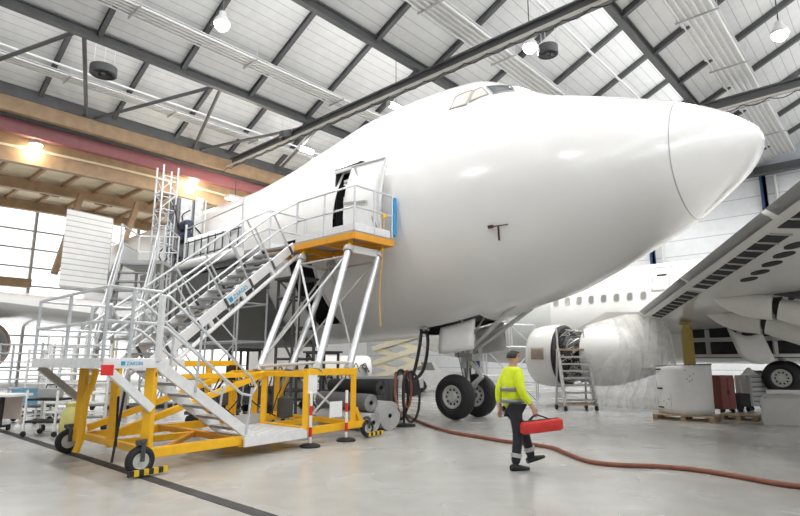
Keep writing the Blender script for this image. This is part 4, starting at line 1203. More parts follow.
for v in (.12, .52, .93):
    MB().beam(cwp(.01, v) - UP.cross(pax) * .02, cwp(.12, v) - UP.cross(pax) * .02, .025, .035).build('hinge', M_dark, cw, smooth=False)
MB().path([cwp(u / 12, 1.0) + UP.cross(pax) * .02 for u in range(13)], .022, 6).build('rim_seal', M_steel, cw)
for (u, v) in ((.62, .72), (.67, .78), (.7, .7), (.66, .67), (.73, .82), (.2, .2), (.14, .25), (.25, .3), (.6, .9)):
    MB().lathe([(0, .014), (.006, .012)], cwp(u, v) - UP.cross(pax) * .002, -UP.cross(pax), 10).build('fastener', M_steel, cw)
MB().path([cwp(.06, .03) - UP.cross(pax) * .004, cwp(.06, .4) - UP.cross(pax) * .004, cwp(.3, .4) - UP.cross(pax) * .006, cwp(.3, .03) - UP.cross(pax) * .006], .006, 4).build('panel_line', M_lightgrey, cw)
# ---- red locker, tool chest, black case, big white tray
def cabinet(c, ax, w_, d_, h_):
    return ax, UP.cross(ax)
rc = G(717, 402) ; rc = V((rc.x, 17.4, 0)); rc.x = (717 - 400) / 552 * 17.4 * .985
t = thing('red_locker', rc, 'red steel tool locker standing behind the white cowl shell', 'locker')
ax_ = V((.95, .3, 0)).normalized(); ay_ = UP.cross(ax_)
M_locker = mat('dark red locker paint', (.27, .075, .065), .5)
MB().box(rc + UP * .62, .55, .5, 1.0, ax_, ay_).build('body', M_locker, t, smooth=False, bevel=.01)
for s in (-1, 1):
    d0 = MB().box(rc + ax_ * s * .135 - ay_ * .26 + UP * .62, .25, .02, .92, ax_, ay_).build('door', M_locker, t, smooth=False, bevel=.005)
    MB().box(rc + ax_ * s * .03 - ay_ * .28 + UP * .62, .02, .02, .12, ax_, ay_).build('handle', M_steel, d0, smooth=False)
    for q in (-1, 1): MB().lathe([(-.02, .06), (.02, .06)], rc + ax_ * s * .22 + ay_ * q * .18 + UP * .06, ax_, 14).build('caster', M_black, t)
tcx = V(((746 - 400) / 552 * 18.4, 18.4, 0)); ax_ = V((.97, .22, 0)).normalized(); ay_ = UP.cross(ax_)
t = thing('tool_chest', tcx, 'grey drawered tool chest on wheels under the open wing flaps', 'tool chest')
MB().box(tcx + UP * .62, 1.0, .55, .95, ax_, ay_).build('body', M_midgrey, t, smooth=False, bevel=.01)
for k in range(6):
    z = .24 + k * .15
    d0 = MB().box(tcx + UP * z - ay_ * .285, .86, .02, .13, ax_, ay_).build('drawer', M_lightgrey, t, smooth=False, bevel=.004)
    MB().box(tcx + UP * (z + .045) - ay_ * .305, .8, .02, .02, ax_, ay_).build('drawer_pull', M_steel, d0, smooth=False)
for s in (-1, 1):
    MB().tube(tcx + ax_ * .52 * s - ay_ * .2 + UP * 1.0, tcx + ax_ * .6 * s - ay_ * .2 + UP * 1.12, .02, 8).build('push_handle', M_galv, t)
    for q in (-1, 1): MB().lathe([(-.025, .07), (.025, .07)], tcx + ax_ * s * .4 + ay_ * q * .2 + UP * .07, ax_, 14).build('caster', M_black, t)
p = tcx + UP * 1.105
o = MB().grid(lambda u, v: p + ax_ * (-.4 + .45 * u) + ay_ * (-.15 + .3 * v) + UP * (.012 + .22 * math.sin(PI * u) * math.sin(PI * v) + .01 * math.sin(9 * u + 5 * v) * math.sin(PI * u)), 10, 10).build('paper_bag', M_paper, solid=.01)
tag(o, 'crumpled white paper bag on top of the grey tool chest', 'bag')
for k in range(2):
    q = p + ax_ * (.2 + .17 * k) + UP * .07
    t = thing('can', q - UP * .07, ['pale can lying on the grey tool chest next to the paper bag', 'pale can lying on the grey tool chest at its right end'][k], 'can', 'cans on the tool chest')
    MB().tube(q - ay_ * .2, q + ay_ * .15, .068, 14).build('can_body', M_lightgrey, t)
    MB().tube(q - ay_ * .205, q - ay_ * .2, .06, 14).build('lid', M_midgrey, t)
bx = V(((729 - 400) / 552 * 17.9, 17.9, 0))
t = thing('black_trolley', bx, 'low black trolley between the red locker and the grey tool chest', 'trolley')
MB().box(bx + UP * .35, .42, .5, .4, ax_, ay_).build('case', M_black, t, smooth=False, bevel=.02)
MB().path([bx - ax_ * .15 + UP * .5, bx - ax_ * .2 - ay_ * .1 + UP * 1.0, bx + ax_ * .1 + UP * 1.0, bx + ax_ * .15 + UP * .5], .02, 6).build('push_handle', M_cream, t)
for s in (-1, 1):
    for q in (-1, 1): MB().lathe([(-.03, .075), (.03, .075)], bx + ax_ * s * .15 + ay_ * q * .18 + UP * .075, ax_, 14).build('caster', M_black, t)
tx0 = G(764, 425); txa = V((.95, -.28, 0)).normalized(); tya = V((.62, .80, 0)).normalized()
t = thing('white_tray', tx0 + txa * 1.2, 'big open topped pale tray box on the floor at the right edge', 'tray')
def TB(x, y, z): return tx0 + txa * x + tya * y + UP * z
M_tray = mat('pale grey tray', (.66, .65, .62), .5, var=.03)
for (a, b) in ((TB(0, 0, .32), TB(2.6, 0, .32)), (TB(0, 1.0, .38), TB(2.6, 1.0, .38)), (TB(0, 0, .34), TB(0, 1.0, .34)), (TB(2.6, 0, .34), TB(2.6, 1.0, .34))):
    MB().beam(a, b, .05, .64).build('side_panel', M_tray, t, smooth=False, bevel=.008)
MB().box(TB(1.3, .5, .06), 2.6, 1.0, .06, txa, tya).build('bottom_panel', M_tray, t, smooth=False)
MB().beam(TB(.05, .95, .76), TB(2.6, .95, .76), .06, .1).build('rim', M_whitepaint, t, smooth=False)
MB().lathe([(0, .025), (.01, .02)], TB(.55, -.03, .28), -tya, 12).build('bolt', M_lightgrey, t)
# ================================================================ FLOOR EQUIPMENT
def frame_tower(t, fn, zs, nx, post='post', m=None, r=.024, diag=True):
    """tubular frames between the corner points given by fn(x, y, z) with x, y in 0..1"""
    m = m or M_galv
    for x in range(nx + 1):
        for y in (0, 1): MB().tube(fn(x / nx, y, zs[0]), fn(x / nx, y, zs[-1]), r, 8).build(post, m, t)
    for z in zs[1:]:
        for y in (0, 1): MB().tube(fn(0, y, z), fn(1, y, z), r * .85, 8).build('ledger', m, t)
        for x in range(nx + 1): MB().tube(fn(x / nx, 0, z), fn(x / nx, 1, z), r * .85, 8).build('transom', m, t)
    if diag:
        for i in range(len(zs) - 1):
            for x in range(nx):
                a, b = (x, x + 1) if (i + x) % 2 == 0 else (x + 1, x)
                MB().tube(fn(a / nx, 0, zs[i]), fn(b / nx, 0, zs[i + 1]), r * .75, 8).build('diagonal_brace', m, t)

# ---- mast with drive unit
mp = V((-8.55, 19.4, 0))
t = thing('mast_climber', mp, 'tall galvanised lattice mast with a drive unit and motors beside the airliner', 'mast')
hz = at(162, 169, 19.5).z; q = .27
ca = [mp + EA * (q * i) + EB * (q * j) for i, j in ((-1, -1), (1, -1), (1, 1), (-1, 1))]
for c in ca: MB().tube(c, c + UP * hz, .035, 8).build('mast_chord', M_galv, t)
z = .1; k = 0
while z + .62 <= hz:
    mb = MB()
    for i in range(4):
        a, b = ca[i], ca[(i + 1) % 4]
        mb.tube(a + UP * (z + .6), b + UP * (z + .6), .022, 6); mb.tube((a if k % 2 else b) + UP * z, (b if k % 2 else a) + UP * (z + .6), .018, 6)
    mb.build('mast_lattice', M_galv, t); z += .62; k += 1
MB().box(mp + UP * .06, 1.5, 1.5, .12, EA, EB).build('base_plate', M_steel, t, smooth=False)
zc = at(180, 230, 19.2).z
dv = MB().box(mp + EA * .68 - EB * .1 + UP * (zc - .05), .8, .7, 2.6, EA, EB).build('drive_housing', mat('dull grey machine casing', (.22, .22, .22), .45, metal=.3), t, smooth=False, bevel=.02)
MB().box(mp + EA * .55 - EB * .5 + UP * (zc + .7), .42, .06, 1.05, EA, EB).build('cover_panel', mat('scuffed metal sheet', (.5, .5, .5), .4, metal=.6, var=.2), dv, smooth=False)
MB().box(mp + EA * 1.05 - EB * .5 + UP * (zc + .4), .34, .05, 2.0, EA, EB).build('cover_panel', mat('scuffed metal sheet', (.5, .5, .5), .4, metal=.6, var=.2), dv, smooth=False)
M_motor = mat('dark blue motor paint', (.015, .022, .05), .4)
for dz in (-.15, .28):
    MB().lathe([(0, .14), (.05, .2), (.4, .2), (.45, .16), (.55, .15), (.56, 0)], mp + EA * .5 - EB * .46 + UP * (zc + dz - .1), -EB, 20).build('motor', M_motor, t)
MB().lathe([(0, .2), (.3, .2), (.32, .1)], mp + EA * .45 - EB * .4 + UP * (zc - .8), -EB, 18).build('gearbox', M_steel, t)
mb = MB(); rnd = random.Random(5)
for i in range(12):
    a = mp + EA * rnd.uniform(-.2, 1.0) - EB * .55 + UP * (zc + rnd.uniform(-1.2, 1.0))
    mb.path([a, a + EA * rnd.uniform(-.3, .3) - UP * .3, a + EA * rnd.uniform(-.3, .3) - UP * .8], .022, 6, 4)
mb.build('cable', M_black, t)
for dx in (.0, 1.25): MB().tube(mp + EA * dx - EB * .6 + UP * (zc - 2.2), mp + EA * dx - EB * .6 + UP * (zc + (.2 if dx == 0 else 1.3)), .03, 8).build('guide_rail', M_galv, t)

# ---- scaffold with a work deck along the fuselage
zdk = 4.35
def sc_(x, y, z): return jp(12.3 + 3.5 * x, -4.35 + .95 * y, z - TIP.z)
t = thing('work_scaffold', jp(14, -3.9, -TIP.z), 'galvanised scaffold with a barred guardrail standing against the fuselage behind the long stair', 'scaffold')
frame_tower(t, sc_, [0, 1.0, 2.1, 3.2, zdk], 2, r=.03)
MB().box(sc_(.5, .5, zdk + .05), 3.8, 1.1, .12, D, NN).build('deck', M_steel, t, smooth=False)
MB().tube(sc_(-.02, -.1, zdk + .28), sc_(1.05, -.1, zdk + .28), .14, 14).build('rolled_sheet', M_whitepaint, t)
for x in (0, 1): MB().tube(sc_(x, 0, zdk), sc_(x, 0, zdk + 1.9 - x * .2), .04, 8).build('rail_post', M_galv, t)
for z in (.55, 1.05): MB().tube(sc_(0, 0, zdk + z), sc_(1, 0, zdk + z), .025, 8).build('guard_bar', M_steel, t)
for k in range(8): MB().tube(sc_((k + .5) / 8, 0, zdk + .5), sc_((k + .5) / 8, 0, zdk + 1.1), .022, 8).build('guard_picket', M_steel, t)
MB().grid(lambda u, v: sc_(u, .08, zdk + .15 + 1.1 * v) + NN * (.02 * math.sin(u * 30)), 40, 3).build('screen_sheet', M_paper, t, solid=.01)
MB().tube(sc_(.0, 0, zdk + 1.75), sc_(1, 0, zdk + 1.55), .02, 8).build('guard_bar', M_galv, t)

MB().box(sc_(.5, .5, zdk - .38), 3.7, .95, .6, D, NN).build('dark_underdeck', mat('dark deck underside', (.10, .10, .10), .6), t, smooth=False)  # solid box added to darken the zone beneath the deck
# ---- dark lattice prop under the cargo opening
lp = jp(10.4, -3.75, -TIP.z); 
t = thing('lattice_prop', lp, 'black lattice prop tower under the dark cargo opening', 'prop')
def lp_(x, y, z): return lp + D * (x - .5) * .7 + NN * (y - .5) * .7 + UP * z
frame_tower(t, lp_, [0, .8, 1.6, 2.4, 3.2, 3.7], 1, r=.04, m=M_steel)
MB().box(lp + UP * 3.72, .85, .85, .06, D, NN).build('head_plate', M_steel, t, smooth=False)

for (px, Y, h_, lab) in ((243, 18.6, 1.9, 'low black lattice prop under the belly seen through the yellow sloping beams'), (322, 18.0, 1.8, 'low black lattice prop under the belly seen between the platform legs')):
    lp = at(px, 385, Y); lp.z = 0
    t = thing('lattice_prop', lp, lab, 'prop')
    frame_tower(t, lp_, [0, .6, 1.2, h_], 1, r=.045, m=M_steel)
    MB().box(lp + UP * (h_ + .03), .9, .9, .06, D, NN).build('head_plate', M_steel, t, smooth=False)
# ---- steel dock stair at far left
d0 = at(98, 395, 14.0); d0.z = 0; d1 = at(139, 262, 16.1)
t = thing('dock_stair', V((d0.x, d0.y, 0)), 'steep grey steel dock stair with a railed top landing left of the mast', 'stairs')
hd = V((d1.x - d0.x, d1.y - d0.y, 0)).normalized(); sd = V((hd.y, -hd.x, 0))
a0 = d0.copy(); a1 = V((d1.x, d1.y, d1.z))
for s in (-.48, .48):
    MB().beam(a0 + sd * s, a1 + sd * s, .05, .2).build('stringer', M_midgrey, t, smooth=False)
    for h_ in (.95, .5): MB().tube(a0 + sd * s + UP * h_, a1 + sd * s + UP * h_, .025, 8).build('handrail', M_galv, t)
    for f in (.05, .35, .65, .97): MB().tube(a0.lerp(a1, f) + sd * s, a0.lerp(a1, f) + sd * s + UP * .95, .024, 8).build('rail_post', M_galv, t)
for k in range(16):
    MB().box(a0.lerp(a1, (k + .7) / 16), .26, .92, .04, hd, sd).build('tread', M_tread, t, smooth=False)
pc_ = a1 + hd * .8 + sd * .05
MB().box(pc_ + UP * .0, 1.7, 1.3, .1, hd, sd).build('landing_deck', M_midgrey, t, smooth=False)
for (x, y) in ((-.8, -.62), (-.8, .62), (.8, -.62), (.8, .62), (.8, 0)):
    MB().tube(pc_ + hd * x + sd * y, pc_ + hd * x + sd * y + UP * 1.15, .03, 8).build('rail_post', M_galv, t)
    if y: MB().tube(V((pc_.x, pc_.y, 0)) + hd * x * .98 + sd * y * .98, pc_ + hd * x * .98 + sd * y * .98, .05, 8).build('leg', M_midgrey, t)
for h_ in (1.13, .6):
    MB().path([pc_ + hd * -.8 + sd * -.62 + UP * h_, pc_ + hd * .8 + sd * -.62 + UP * h_, pc_ + hd * .8 + sd * .62 + UP * h_, pc_ + hd * -.8 + sd * .62 + UP * h_], .024, 8).build('handrail', M_galv, t)
MB().box(pc_ + sd * -.62 + UP * .3, 1.6, .02, .5, hd, sd).build('side_sheet', M_midgrey, t, smooth=False)

# ---- racks, carts and bins at far left
def rack(px, Y, w_, d_, h_, n, label, yaw=20, m=None):
    p = at(px, 380, Y); p.z = 0
    m = m or M_whitepaint
    ax = azd(90 + yaw); ay = UP.cross(ax)
    t = thing('rack_trolley', p, label, 'rack trolley', 'rack trolleys at the left')
    for sx in (-1, 1):
        for sy in (-1, 1):
            c = p + ax * sx * w_ / 2 + ay * sy * d_ / 2
            MB().beam(c + UP * .16, c + UP * h_, .05, .05).build('post', m, t, smooth=False)
            MB().lathe([(-.025, .06), (-.02, .08), (.02, .08), (.025, .06)], c + UP * .08, ay, 16).build('caster', M_black, t)
    for k in range(n):
        z = .2 + (h_ - .25) * k / (n - 1)
        for sy in (-1, 1): MB().tube(p + ax * (-w_ / 2) + ay * sy * d_ / 2 + UP * z, p + ax * w_ / 2 + ay * sy * d_ / 2 + UP * z, .02, 8).build('rung', m, t)
        for sx in (-1, 1): MB().tube(p + ax * sx * w_ / 2 - ay * d_ / 2 + UP * z, p + ax * sx * w_ / 2 + ay * d_ / 2 + UP * z, .018, 8).build('side_rung', m, t)
    MB().box(p + UP * .2, w_, d_, .03, ax, ay).build('base_shelf', M_lightgrey, t, smooth=False)
    return t, p, ax, ay
rk, rp, rax, ray_ = rack(78, 12.9, 1.15, .6, 1.95, 9, 'white tube rack trolley with many rungs behind the yellow stair frame')
rack(50, 16.4, 1.0, .6, 1.9, 8, 'white tube rack trolley farther back to the left of the yellow frame', 5)
rack(112, 18.2, 1.0, .55, 2.3, 7, 'cream tall rack trolley just left of the dock stair foot', 30, M_cream)
rack(24, 17.5, 1.3, .6, 2.1, 8, 'grey tube rack trolley near the facade above the flat cart', 0, M_galv)
rack(70, 18.5, 1.4, .6, 2.4, 7, 'tall white rack trolley farthest back below the corrugated enclosure', 10)
def crate(name, c, sx, sy, sz, yaw, m, label, cat, lid=None):
    ax = azd(90 + yaw); ay = UP.cross(ax)
    t = thing(name, c, label, cat); th = .02
    for s in (-1, 1):
        MB().box(c + ax * s * (sx / 2 - th / 2) + UP * sz / 2, th, sy, sz, ax, ay).build('side_panel', m, t, smooth=False)
        MB().box(c + ay * s * (sy / 2 - th / 2) + UP * sz / 2, sx - 2 * th, th, sz, ax, ay).build('side_panel', m, t, smooth=False)
    MB().box(c + UP * th / 2, sx - 2 * th, sy - 2 * th, th, ax, ay).build('bottom_panel', m, t, smooth=False)
    mb = MB()
    for s in (-1, 1): mb.box(c + ay * s * (sy / 2 + .008) + UP * (sz - .02), sx + .03, .016, .04, ax, ay); mb.box(c + ax * s * (sx / 2 + .008) + UP * (sz - .02), .016, sy, .04, ax, ay)
    mb.build('rim', lid or m, t, smooth=False)
    return t
# cart with blue crate
cp = at(26, 400, 14.6); cp.z = 0
t = thing('flat_cart', cp, 'low grey flat cart with casters at far left carrying a blue crate', 'cart'); cax = azd(95); cay = UP.cross(cax)
MB().box(cp + UP * .42, 1.1, .6, .04, cax, cay).build('deck', M_steel, t, smooth=False)
MB().box(cp + UP * .24, 1.1, .6, .03, cax, cay).build('lower_shelf', M_lightgrey, t, smooth=False)
for sx in (-1, 1):
    for sy in (-1, 1):
        c = cp + cax * sx * .5 + cay * sy * .26
        MB().beam(c + UP * .14, c + UP * .42, .04, .04).build('post', M_lightgrey, t, smooth=False); MB().lathe([(-.025, .06), (.025, .07)], c + UP * .07, cay, 14).build('caster', M_black, t)
    MB().tube(cp + cax * sx * .55 + cay * .26 + UP * .42, cp + cax * sx * .58 + cay * .26 + UP * .95, .02, 8).build('push_handle', M_galv, t)
crate('storage_crate', cp + UP * .44 - cax * .05, .45, .38, .42, 5, mat('sky blue plastic', (.22, .42, .58), .5), 'light blue crate standing on the flat cart at far left', 'crate')
# table trolley at the frame edge
tp = at(-8, 400, 12.8); tp.z = 0
t = thing('work_table', tp, 'pale topped work table on black legs cut by the left edge of the photo', 'table')
MB().box(tp + UP * .80, 1.4, .7, .05, cax, cay).build('table_top', M_whitepaint, t, smooth=False)
for sx in (-1, 1):
    MB().beam(tp + cax * sx * .25 + UP * .1, tp + cax * sx * .25 + UP * .78, .07, .07).build('leg', M_black, t, smooth=False)
    MB().beam(tp + cax * sx * .25 - cay * .3 + UP * .11, tp + cax * sx * .25 + cay * .3 + UP * .11, .06, .05).build('foot_bar', M_black, t, smooth=False)
    for sy in (-1, 1): MB().lathe([(-.02, .05), (.02, .055)], tp + cax * sx * .25 + cay * sy * .27 + UP * .055, cax, 14).build('caster', M_black, t)
MB().box(tp + cay * .3 + UP * .5, 1.0, .03, .5, cax, cay).build('back_panel', mat('beige board', (.62, .52, .46), .6), t, smooth=False)
# yellow green sack
sp = at(72, 405, 11.75); sp.z = 0
o = MB().lathe([(0, .12), (.03, .18), (.25, .2), (.5, .17), (.62, .10), (.7, .13), (.72, 0)], sp, UP, 20).build('sack', mat('yellow green sack cloth', (.62, .58, .22), .8, bump=.4, var=.1)); tag(o, 'yellow green sack standing on the floor between the rack trolleys', 'sack')
bq_ = at(50, 400, 12.15); bq_.z = 0
t = thing('shelf_cart', bq_, 'small white framed cart with two black shelves beside the yellow green sack', 'cart')
for z in (.30, .75): MB().box(bq_ + UP * z, .7, .5, .04, cax, cay).build('shelf', M_black, t, smooth=False)
for sx in (-1, 1):
    for sy in (-1, 1):
        c = bq_ + cax * sx * .34 + cay * sy * .24
        MB().beam(c + UP * .12, c + UP * .95, .035, .035).build('post', M_whitepaint, t, smooth=False); MB().lathe([(-.02, .05), (.02, .06)], c + UP * .06, cay, 14).build('caster', M_black, t)
tf = bq_ + UP * .77
t = thing('toolbox', tf, 'grey toolbox on the upper shelf of the small white framed cart', 'toolbox')
MB().box(tf + UP * .11, .42, .24, .2, cax, cay).build('body', M_midgrey, t, smooth=False, bevel=.01)
MB().path([tf - cax * .12 + UP * .21, tf - cax * .1 + UP * .28, tf + cax * .1 + UP * .28, tf + cax * .12 + UP * .21], .012, 6).build('handle', M_black, t)
# ---- grey rubber rolls
M_roll = mat('grey rubber sheet', (.16, .165, .17), .6, var=.1, bump=.1)
M_rolle = mat('pale grey felt roll', (.46, .46, .455), .8, var=.12, scale=25)
ra = V((.95, -1.0, 0)).normalized()
def roll(px, Y, z, r, L, m, label, me=None):
    c = at(px, 400, Y); c.z = z
    t = thing('sheet_roll', c - ra * L / 2 - UP * r, label, 'roll', 'rolled sheets beside the stair unit')
    MB().lathe([(-L, r), (0, r), (.0, .05), (-L, .05), (-L, r)], c, ra, 36, cap=False).build('rolled_sheet', m, t, ang=40)
    pts = []
    n = 110
    a = ra.orthogonal().normalized(); b = ra.cross(a)
    for i in range(n):
        th = i * .35; rr = .055 + (r - .065) * i / n
        pts.append(c + ra * .003 + (a * math.cos(th) + b * math.sin(th)) * rr)
    MB().path(pts, .006, 4).build('spiral_edge', me or M_midgrey, t)
    MB().lathe([(-.3, .035), (.01, .035), (.01, .05), (-.3, .05), (-.3, .035)], c, ra, 16, cap=False).build('core_tube', M_black, t)
roll(390, 13.1, .32, .32, 1.6, M_rolle, 'thickest grey roll of sheet on the floor, rightmost of the pile')
roll(373.5, 12.75, .20, .20, 1.9, M_rolle, 'thin grey roll lying on the floor at the front of the pile')
roll(371, 12.95, .61, .20, 1.9, M_roll, 'dark grey roll lying on top of the thin floor roll')
roll(381, 13.35, .93, .17, 1.9, M_black, 'black roll topmost of the pile by the grey equipment box', M_steel)
# ---- grey equipment crate
gc = at(374, 390, 15.2); gc.z = 0
t = thing('ground_power_unit', gc, 'dark grey ribbed equipment box behind the pile of rolls', 'equipment box'); gx = azd(75); gy = UP.cross(gx)
MB().box(gc + UP * .62, 1.15, .8, .95, gx, gy).build('body', M_steel2, t, smooth=False, bevel=.015)
for k in range(7): MB().box(gc + gx * (-.48 + .16 * k) - gy * .41 + UP * .6, .03, .03, .8, gx, gy).build('rib', M_steel, t, smooth=False)
MB().box(gc + UP * 1.115, 1.2, .85, .05, gx, gy).build('lid', M_midgrey, t, smooth=False)
for sx in (-1, 1):
    for sy in (-1, 1): MB().lathe([(-.03, .07), (.03, .075)], gc + gx * sx * .45 + gy * sy * .3 + UP * .075, gx, 14).build('caster', M_black, t)
# ---- hose stand and hoses
hp = at(404, 405, 13.9); hp.z = 0
t = thing('hose_stand', hp, 'dark hose stand on the floor between the rolls and the nose wheels', 'stand')
MB().lathe([(0, .28), (.04, .28), (.06, .05)], hp, UP, 20).build('base', M_black, t)
MB().tube(hp + UP * .05, hp + UP * 1.3, .03, 8).build('pole', M_steel, t)
MB().path([hp + UP * 1.28 - V((.22, 0, 0)), hp + UP * 1.22 - V((.12, 0, 0)), hp + UP * 1.3, hp + UP * 1.22 + V((.12, 0, 0)), hp + UP * 1.28 + V((.22, 0, 0))], .025, 8, 4).build('hook', M_steel, t)
def loop(name, px, z0, z1, wd_, m, r, label, group=None):
    c = at(px, 400, 13.9); pts = []
    for i in range(14):
        th = 2 * PI * i / 14
        pts.append(V((c.x + wd_ * math.sin(th), c.y - .12 - (px - 401) * .016 - .04 * math.cos(th), (z0 + z1) / 2 + (z1 - z0) / 2 * math.cos(th))))
    o = MB().path(pts, r, 8, 5, closed=True).build(name, m); tag(o, label, 'hose', group)
loop('coiled_hose', 401, .18, 1.33, .17, M_black, .035, 'black hose coil hanging on the hose stand, nearest the rolls')
loop('coiled_hose', 407, .45, 1.31, .10, M_hose, .03, 'brown short hose coil hanging on the hose stand')
loop('coiled_hose', 411, .12, 1.30, .20, M_black, .03, 'black long hose coil hanging on the right hook of the hose stand')
hpts = [hp + V((-.2, -.2, 1.25)), hp + V((-.22, -.28, .8)), hp + V((-.1, -.35, .3))]
for (px, py) in ((402, 413), (415, 421), (432, 428), (452, 434), (478, 438.5), (504, 443), (530, 446), (553, 450), (570, 457), (590, 464), (620, 467.5), (660, 469), (700, 473), (740, 479.5), (775, 486), (812, 491), (880, 500)):
    g = G(px, py); hpts.append(V((g.x, g.y, .035)))
o = MB().path(hpts, .034, 10, 6).build('floor_hose', M_hose); tag(o, 'long brown hose snaking across the floor to the right edge', 'hose')
hs, _n = on_skin(424, 328)
for k, (dx, m_, lab) in enumerate(((-.12, M_black, 'black hose drooping from the belly panel, left strand of the two'), (.10, M_black, 'black hose drooping from the belly panel, right strand of the two'))):
    pts = [hs + V((dx * .6, -.05, -.02)), hs + V((dx, -.1, -.45)), at(420 + dx * 40, 368, 15.2), at(413 + dx * 20, 379, 14.7), at(408, 374, 14.2), hp + V((.05 + dx, 0, 1.27))]
    o = MB().path(pts, .045, 8, 8).build('ground_hose', m_); tag(o, lab, 'hose')
# ---- barrier posts
def barrier(px, py, label, h_=.92):
    p = G(px, py)
    t = thing('barrier_post', p, label, 'barrier post', 'red and white barrier posts')
    MB().lathe([(0, .19), (.03, .19), (.05, .15), (.07, .05)], p, UP, 24).build('base', M_black, t)
    MB().tube(p + UP * .05, p + UP * h_, .028, 12).build('pole', M_whitepaint, t)
    for z in (.18, .56): MB().tube(p + UP * z, p + UP * (z + .17), .031, 12).build('red_band', M_redpaint, t)
    MB().lathe([(0, .03), (.04, .035), (.06, 0)], p + UP * h_, UP, 12).build('cap', M_whitepaint, t)
barrier(310, 447, 'red and white barrier post on a black base nearest the floor step')
barrier(346, 441, 'red and white barrier post by the right front wheel of the yellow frame')
# ---- scissor lift beyond the belly
lp2 = at(397, 370, 26); lp2.z = 0; lx = azd(100); ly = UP.cross(lx)
t = thing('scissor_lift', lp2, 'cream scissor lift with crossed arms seen under the belly', 'lift')
MB().box(lp2 + UP * .55, 2.3, 1.2, .4, lx, ly).build('chassis', M_midgrey, t, smooth=False)
for sx in (-1, 1):
    for sy in (-1, 1): MB().lathe([(-.1, .3), (-.08, .36), (.08, .36), (.1, .3)], lp2 + lx * sx * .8 + ly * sy * .6 + UP * .36, ly, 20).build('wheel', M_black, t)
for i, (za, zb) in enumerate(((.8, 1.45), (1.45, 2.1), (2.1, 2.7))):
    for sy in (-1, 1):
        MB().beam(lp2 - lx * 1.05 + ly * sy * .5 + UP * za, lp2 + lx * 1.05 + ly * sy * .5 + UP * zb, .06, .22).build('scissor_arm', M_cream, t, smooth=False)
        MB().beam(lp2 + lx * 1.05 + ly * sy * .44 + UP * za, lp2 - lx * 1.05 + ly * sy * .44 + UP * zb, .06, .22).build('scissor_arm', M_cream, t, smooth=False)
MB().box(lp2 + UP * 2.75, 2.5, 1.3, .12, lx, ly).build('platform', M_steel, t, smooth=False)
# ---- tug beyond the nose gear
tb = at(437, 375, 29); tb.z = 0; ux = azd(95); uy = UP.cross(ux)
t = thing('tow_tug', tb, 'pale tow tug parked far behind the nose wheels', 'tug')
MB().prism([tb - ux * 1.3 + UP * .35 - uy * .7, tb + ux * 1.5 + UP * .35 - uy * .7, tb + ux * 1.5 + UP * .95 - uy * .7, tb + ux * .2 + UP * 1.05 - uy * .7, tb - ux * .1 + UP * 1.55 - uy * .7, tb - ux * 1.1 + UP * 1.55 - uy * .7, tb - ux * 1.3 + UP * 1.0 - uy * .7], uy * 1.4).build('body', M_lightgrey, t, smooth=False)
MB().prism([tb - ux * .08 + UP * 1.1 - uy * .71, tb - ux * .25 + UP * 1.48 - uy * .71, tb - ux * .95 + UP * 1.48 - uy * .71, tb - ux * 1.0 + UP * 1.1 - uy * .71], uy * 1.42).build('side_window', M_tw, t, smooth=False)
for sx in (-.85, 1.0):
    for sy in (-1, 1): MB().lathe([(-.12, .2), (-.12, .33), (.12, .33), (.12, .2), (.1, .0)], tb + ux * sx + uy * sy * .68 + UP * .33, uy, 20).build('wheel', M_black, t)
MB().box(tb + ux * 1.55 + UP * .55, .1, 1.3, .2, ux, uy).build('bumper', M_steel, t, smooth=False)
# ---- scaffold frame between the nose gear and the engine
sp0 = at(484, 380, 21.6); sp0.z = 0; sp1 = at(536, 380, 22.6); sp1.z = 0
sax = (sp1 - sp0); say = V((.35, .94, 0))
t = thing('nose_scaffold', (sp0 + sp1) / 2, 'thin galvanised scaffold frame between the nose wheels and the engine', 'scaffold')
frame_tower(t, lambda x, y, z: sp0 + sax * x + say * y * .6 + UP * z, [0, 1.0, 2.1, 3.0], 2, r=.025)
MB().box((sp0 + sp1) / 2 + say * .3 + UP * 2.12, sax.length, .6, .05, sax.normalized(), say).build('deck', M_lightgrey, t, smooth=False)
# ---- carts and boxes under the fuselage
def cart(px, Y, w_, h_, yaw, label, mtop, seed):
    p = at(px, 385, Y); p.z = 0; ax = azd(90 + yaw); ay = UP.cross(ax); rr = random.Random(seed)
    t = thing('equipment_cart', p, label, 'cart', 'equipment carts under the airliner')
    MB().box(p + UP * .3, w_, .7, .08, ax, ay).build('deck', M_steel, t, smooth=False)
    MB().box(p + UP * (.34 + h_ / 2), w_ * .8, .55, h_, ax, ay).build('housing', mtop, t, smooth=False, bevel=.02)
    for sx in (-1, 1):
        for sy in (-1, 1): MB().lathe([(-.04, .1), (-.03, .13), (.03, .13), (.04, .1)], p + ax * sx * w_ * .38 + ay * sy * .28 + UP * .13, ay, 16).build('wheel', M_black, t)
    MB().path([p + ax * w_ * .5 + ay * .25 + UP * .3, p + ax * w_ * .55 + ay * .25 + UP * 1.0, p + ax * w_ * .55 - ay * .25 + UP * 1.0, p + ax * w_ * .5 - ay * .25 + UP * .3], .02, 8).build('push_handle', M_galv, t)
    for k in range(6):
        a = p + ax * rr.uniform(-.4, .4) * w_ - ay * .3 + UP * (.34 + h_)
        MB().path([a, a + UP * rr.uniform(.1, .25) + ax * .1, a + ax * rr.uniform(.2, .4) - ay * .1 - UP * .2], .018, 6, 4).build('cable', M_black, t)
cart(258, 17.5, 1.3, .45, 10, 'dark equipment cart under the fuselage behind the sloping yellow beams', M_steel2, 1)
cart(290, 19.0, 1.2, .8, -5, 'grey tall equipment cart under the fuselage behind the black lattice prop', M_midgrey, 2)
